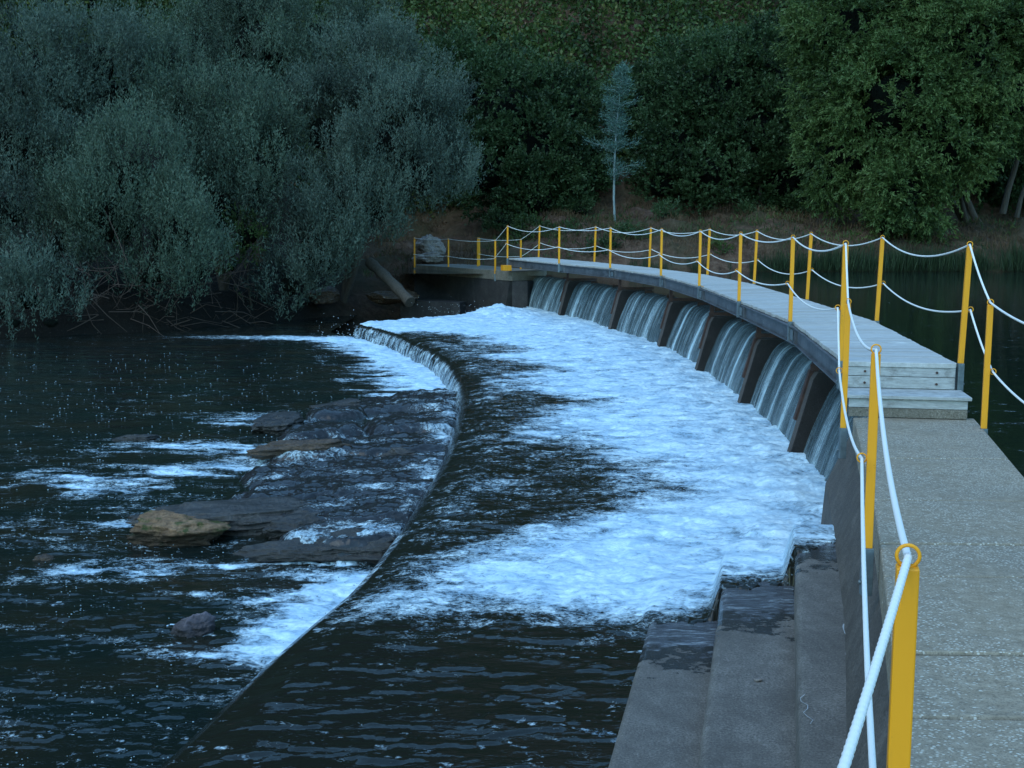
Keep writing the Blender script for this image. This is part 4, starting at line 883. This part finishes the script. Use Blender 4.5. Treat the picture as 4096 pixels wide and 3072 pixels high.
# low bushes on the bank
for (x, y, d, r, lab, m) in [(1150, 512, 52, 34, 'leafy green bush just behind the near end posts of the far bridge', 'green'), (1225, 520, 51.5, 28, 'green bush on the bank right of the leafy one', 'dgreen'), (1290, 540, 50, 25, 'dark low bush at the foot of the pale tree', 'dgreen'), (1365, 520, 51, 24, 'bush right of the pale tree near the water', 'dgreen'),
        (1440, 470, 55, 24, 'small round bush alone on the dry slope', 'dgreen'), (1500, 520, 52, 20, 'low green tuft left of the middle of the bank', 'green'), (1620, 470, 57, 22, 'small bush below the thin bent trunks', 'dgreen'), (1080, 480, 56, 24, 'dim bush on the slope above the bridge end', 'dgreen'), (1250, 455, 57, 22, 'bush on the brown slope left of the pale trunk', 'dgreen'), (1590, 410, 60, 42, 'dark undergrowth bush between the trunks', 'dgreen'), (1660, 420, 60, 40, 'undergrowth bush at the foot of the upright trunk', 'dgreen'), (1560, 545, 50.2, 18, 'tuft hanging over the pond edge', 'green')]:
    p = at(x, y, d); tree('bush', (p[0], d, gz(p[0], d) - .05), [(x, y, d, r, r * .8), (x + r * .6, y + r * .3, d, r * .6)], lab, 'bush', MAT[m], group='low bushes on the far bank', sub=.28, dens=42, leafL=.13, leafW=.03, per=8, shoot=.3, up=.7, r0=.03, nt=1)

# bramble cover on the hillside and dry grass on the bank
def scatter(name, n, xr, dr, fn, L, W, mat, label, cat, seed, h=(.0, .5), up=.3, clump=.5):
    d = RNG.uniform(dr[0], dr[1], n); x = RNG.uniform(xr[0], xr[1], n) * d; z = terr_h(x, d)
    k = fbm(x * .5, d * .5, 4, seed); m = k > fn; x, d, z, k = x[m], d[m], z[m], k[m]
    P = np.stack([x, d, z + RNG.uniform(h[0], h[1], len(x)) * (.4 + 1.4 * k)], 1)
    D = unit(RNG.normal(size=(len(x), 3)) + np.array([0, 0, up])); v = np.clip(fbm(x * .8, d * .8, 4, seed + 5) * 1.4 - .35 + RNG.uniform(-.3, .3, len(x)) + .15, 0, 1)
    V, val = leaf_quads(P, D, L, W, v); o = np_mesh(name, V, np.arange(len(V)).reshape(-1, 4), mat, None, False, {'v': val}); tag(o, label, cat, kind='stuff')
scatter('brambles', 330000, (-.50, .52), (61, 92), .12, .26, .085, MAT['bramble'], 'tangled green brambles covering the hillside', 'brambles', 401, (.0, 1.0))
scatter('dead_brambles', 16000, (-.50, .52), (60, 92), .56, .18, .06, MAT['dry'], 'reddish brown dead brambles among the green on the hillside', 'brambles', 431, (.0, .8))
scatter('dry_grass', 42000, (-.12, .46), (49.6, 63), .42, .34, .010, MAT['dry'], 'dry brown grass on the bank above the pond', 'grass', 441, (-.05, .08), up=2.2)
scatter('weeds', 15000, (-.12, .46), (49.4, 60), .53, .26, .02, MAT['green'], 'green weeds scattered over the bank', 'weeds', 451, (-.02, .15), up=1.6)
# reeds along the pond edge
n = 15000; x = RNG.uniform(4.5, 26, n); yb = np.interp(x, SH[:, 0], SH[:, 1]); d = yb + RNG.normal(-.15, .28, n); k = fbm(x * .7, d * .5, 3, 470); m = k > .40 - .14 * sst(9, 14, x); x, d, k = x[m], d[m], k[m]
hgt = RNG.uniform(.35, 1.0, len(x)) * (.5 + k) * (.55 + .6 * sst(8, 16, x)); D = unit(RNG.normal(size=(len(x), 3)) * .17 + np.array([0, 0, 1]))
V, val = leaf_quads(np.stack([x, d, np.maximum(1.6, terr_h(x, d)) - .03], 1), D, 1.0, .012, RNG.uniform(0, 1, len(x)))
V = V.reshape(-1, 4, 3); b0 = V[:, :1]; V = b0 + (V - b0) * hgt[:, None, None]; tag(np_mesh('reeds', V.reshape(-1, 3), np.arange(len(V) * 4).reshape(-1, 4), MAT['reed'], None, False, {'v': val}), 'green reeds along the far edge of the pond', 'reeds', kind='stuff')
# bare twigs under the willows
mb = MB(); rr = random.Random(5)
for i in range(150):
    x = rr.uniform(165, 560); y = rr.uniform(575, 712) ; d = np.interp(x, [0, 250, 500, 700], [36.9, 38.4, 41.5, 44.6]) + rr.uniform(-.35, 1.2); a = Vector(at(x, y, d)); a.z = max(a.z, .0)
    v = Vector((rr.gauss(0, .8), rr.gauss(0, .3), rr.gauss(.1, .55))); v.normalize(); L = rr.uniform(.5, 1.9); b = a + v * L; b.z = max(b.z, -.02); mid = a.lerp(b, .5) + Vector((rr.gauss(0, .12), 0, rr.gauss(0, .15)))
    r = rr.uniform(.007, .02); mb.tube([a, mid, b], [r, r * .8, r * .35], 5, False)
tag(mb.build('bare_twigs', MAT['twig'], None), 'tangle of bare twigs in the dark under the left willows', 'twigs', kind='stuff')
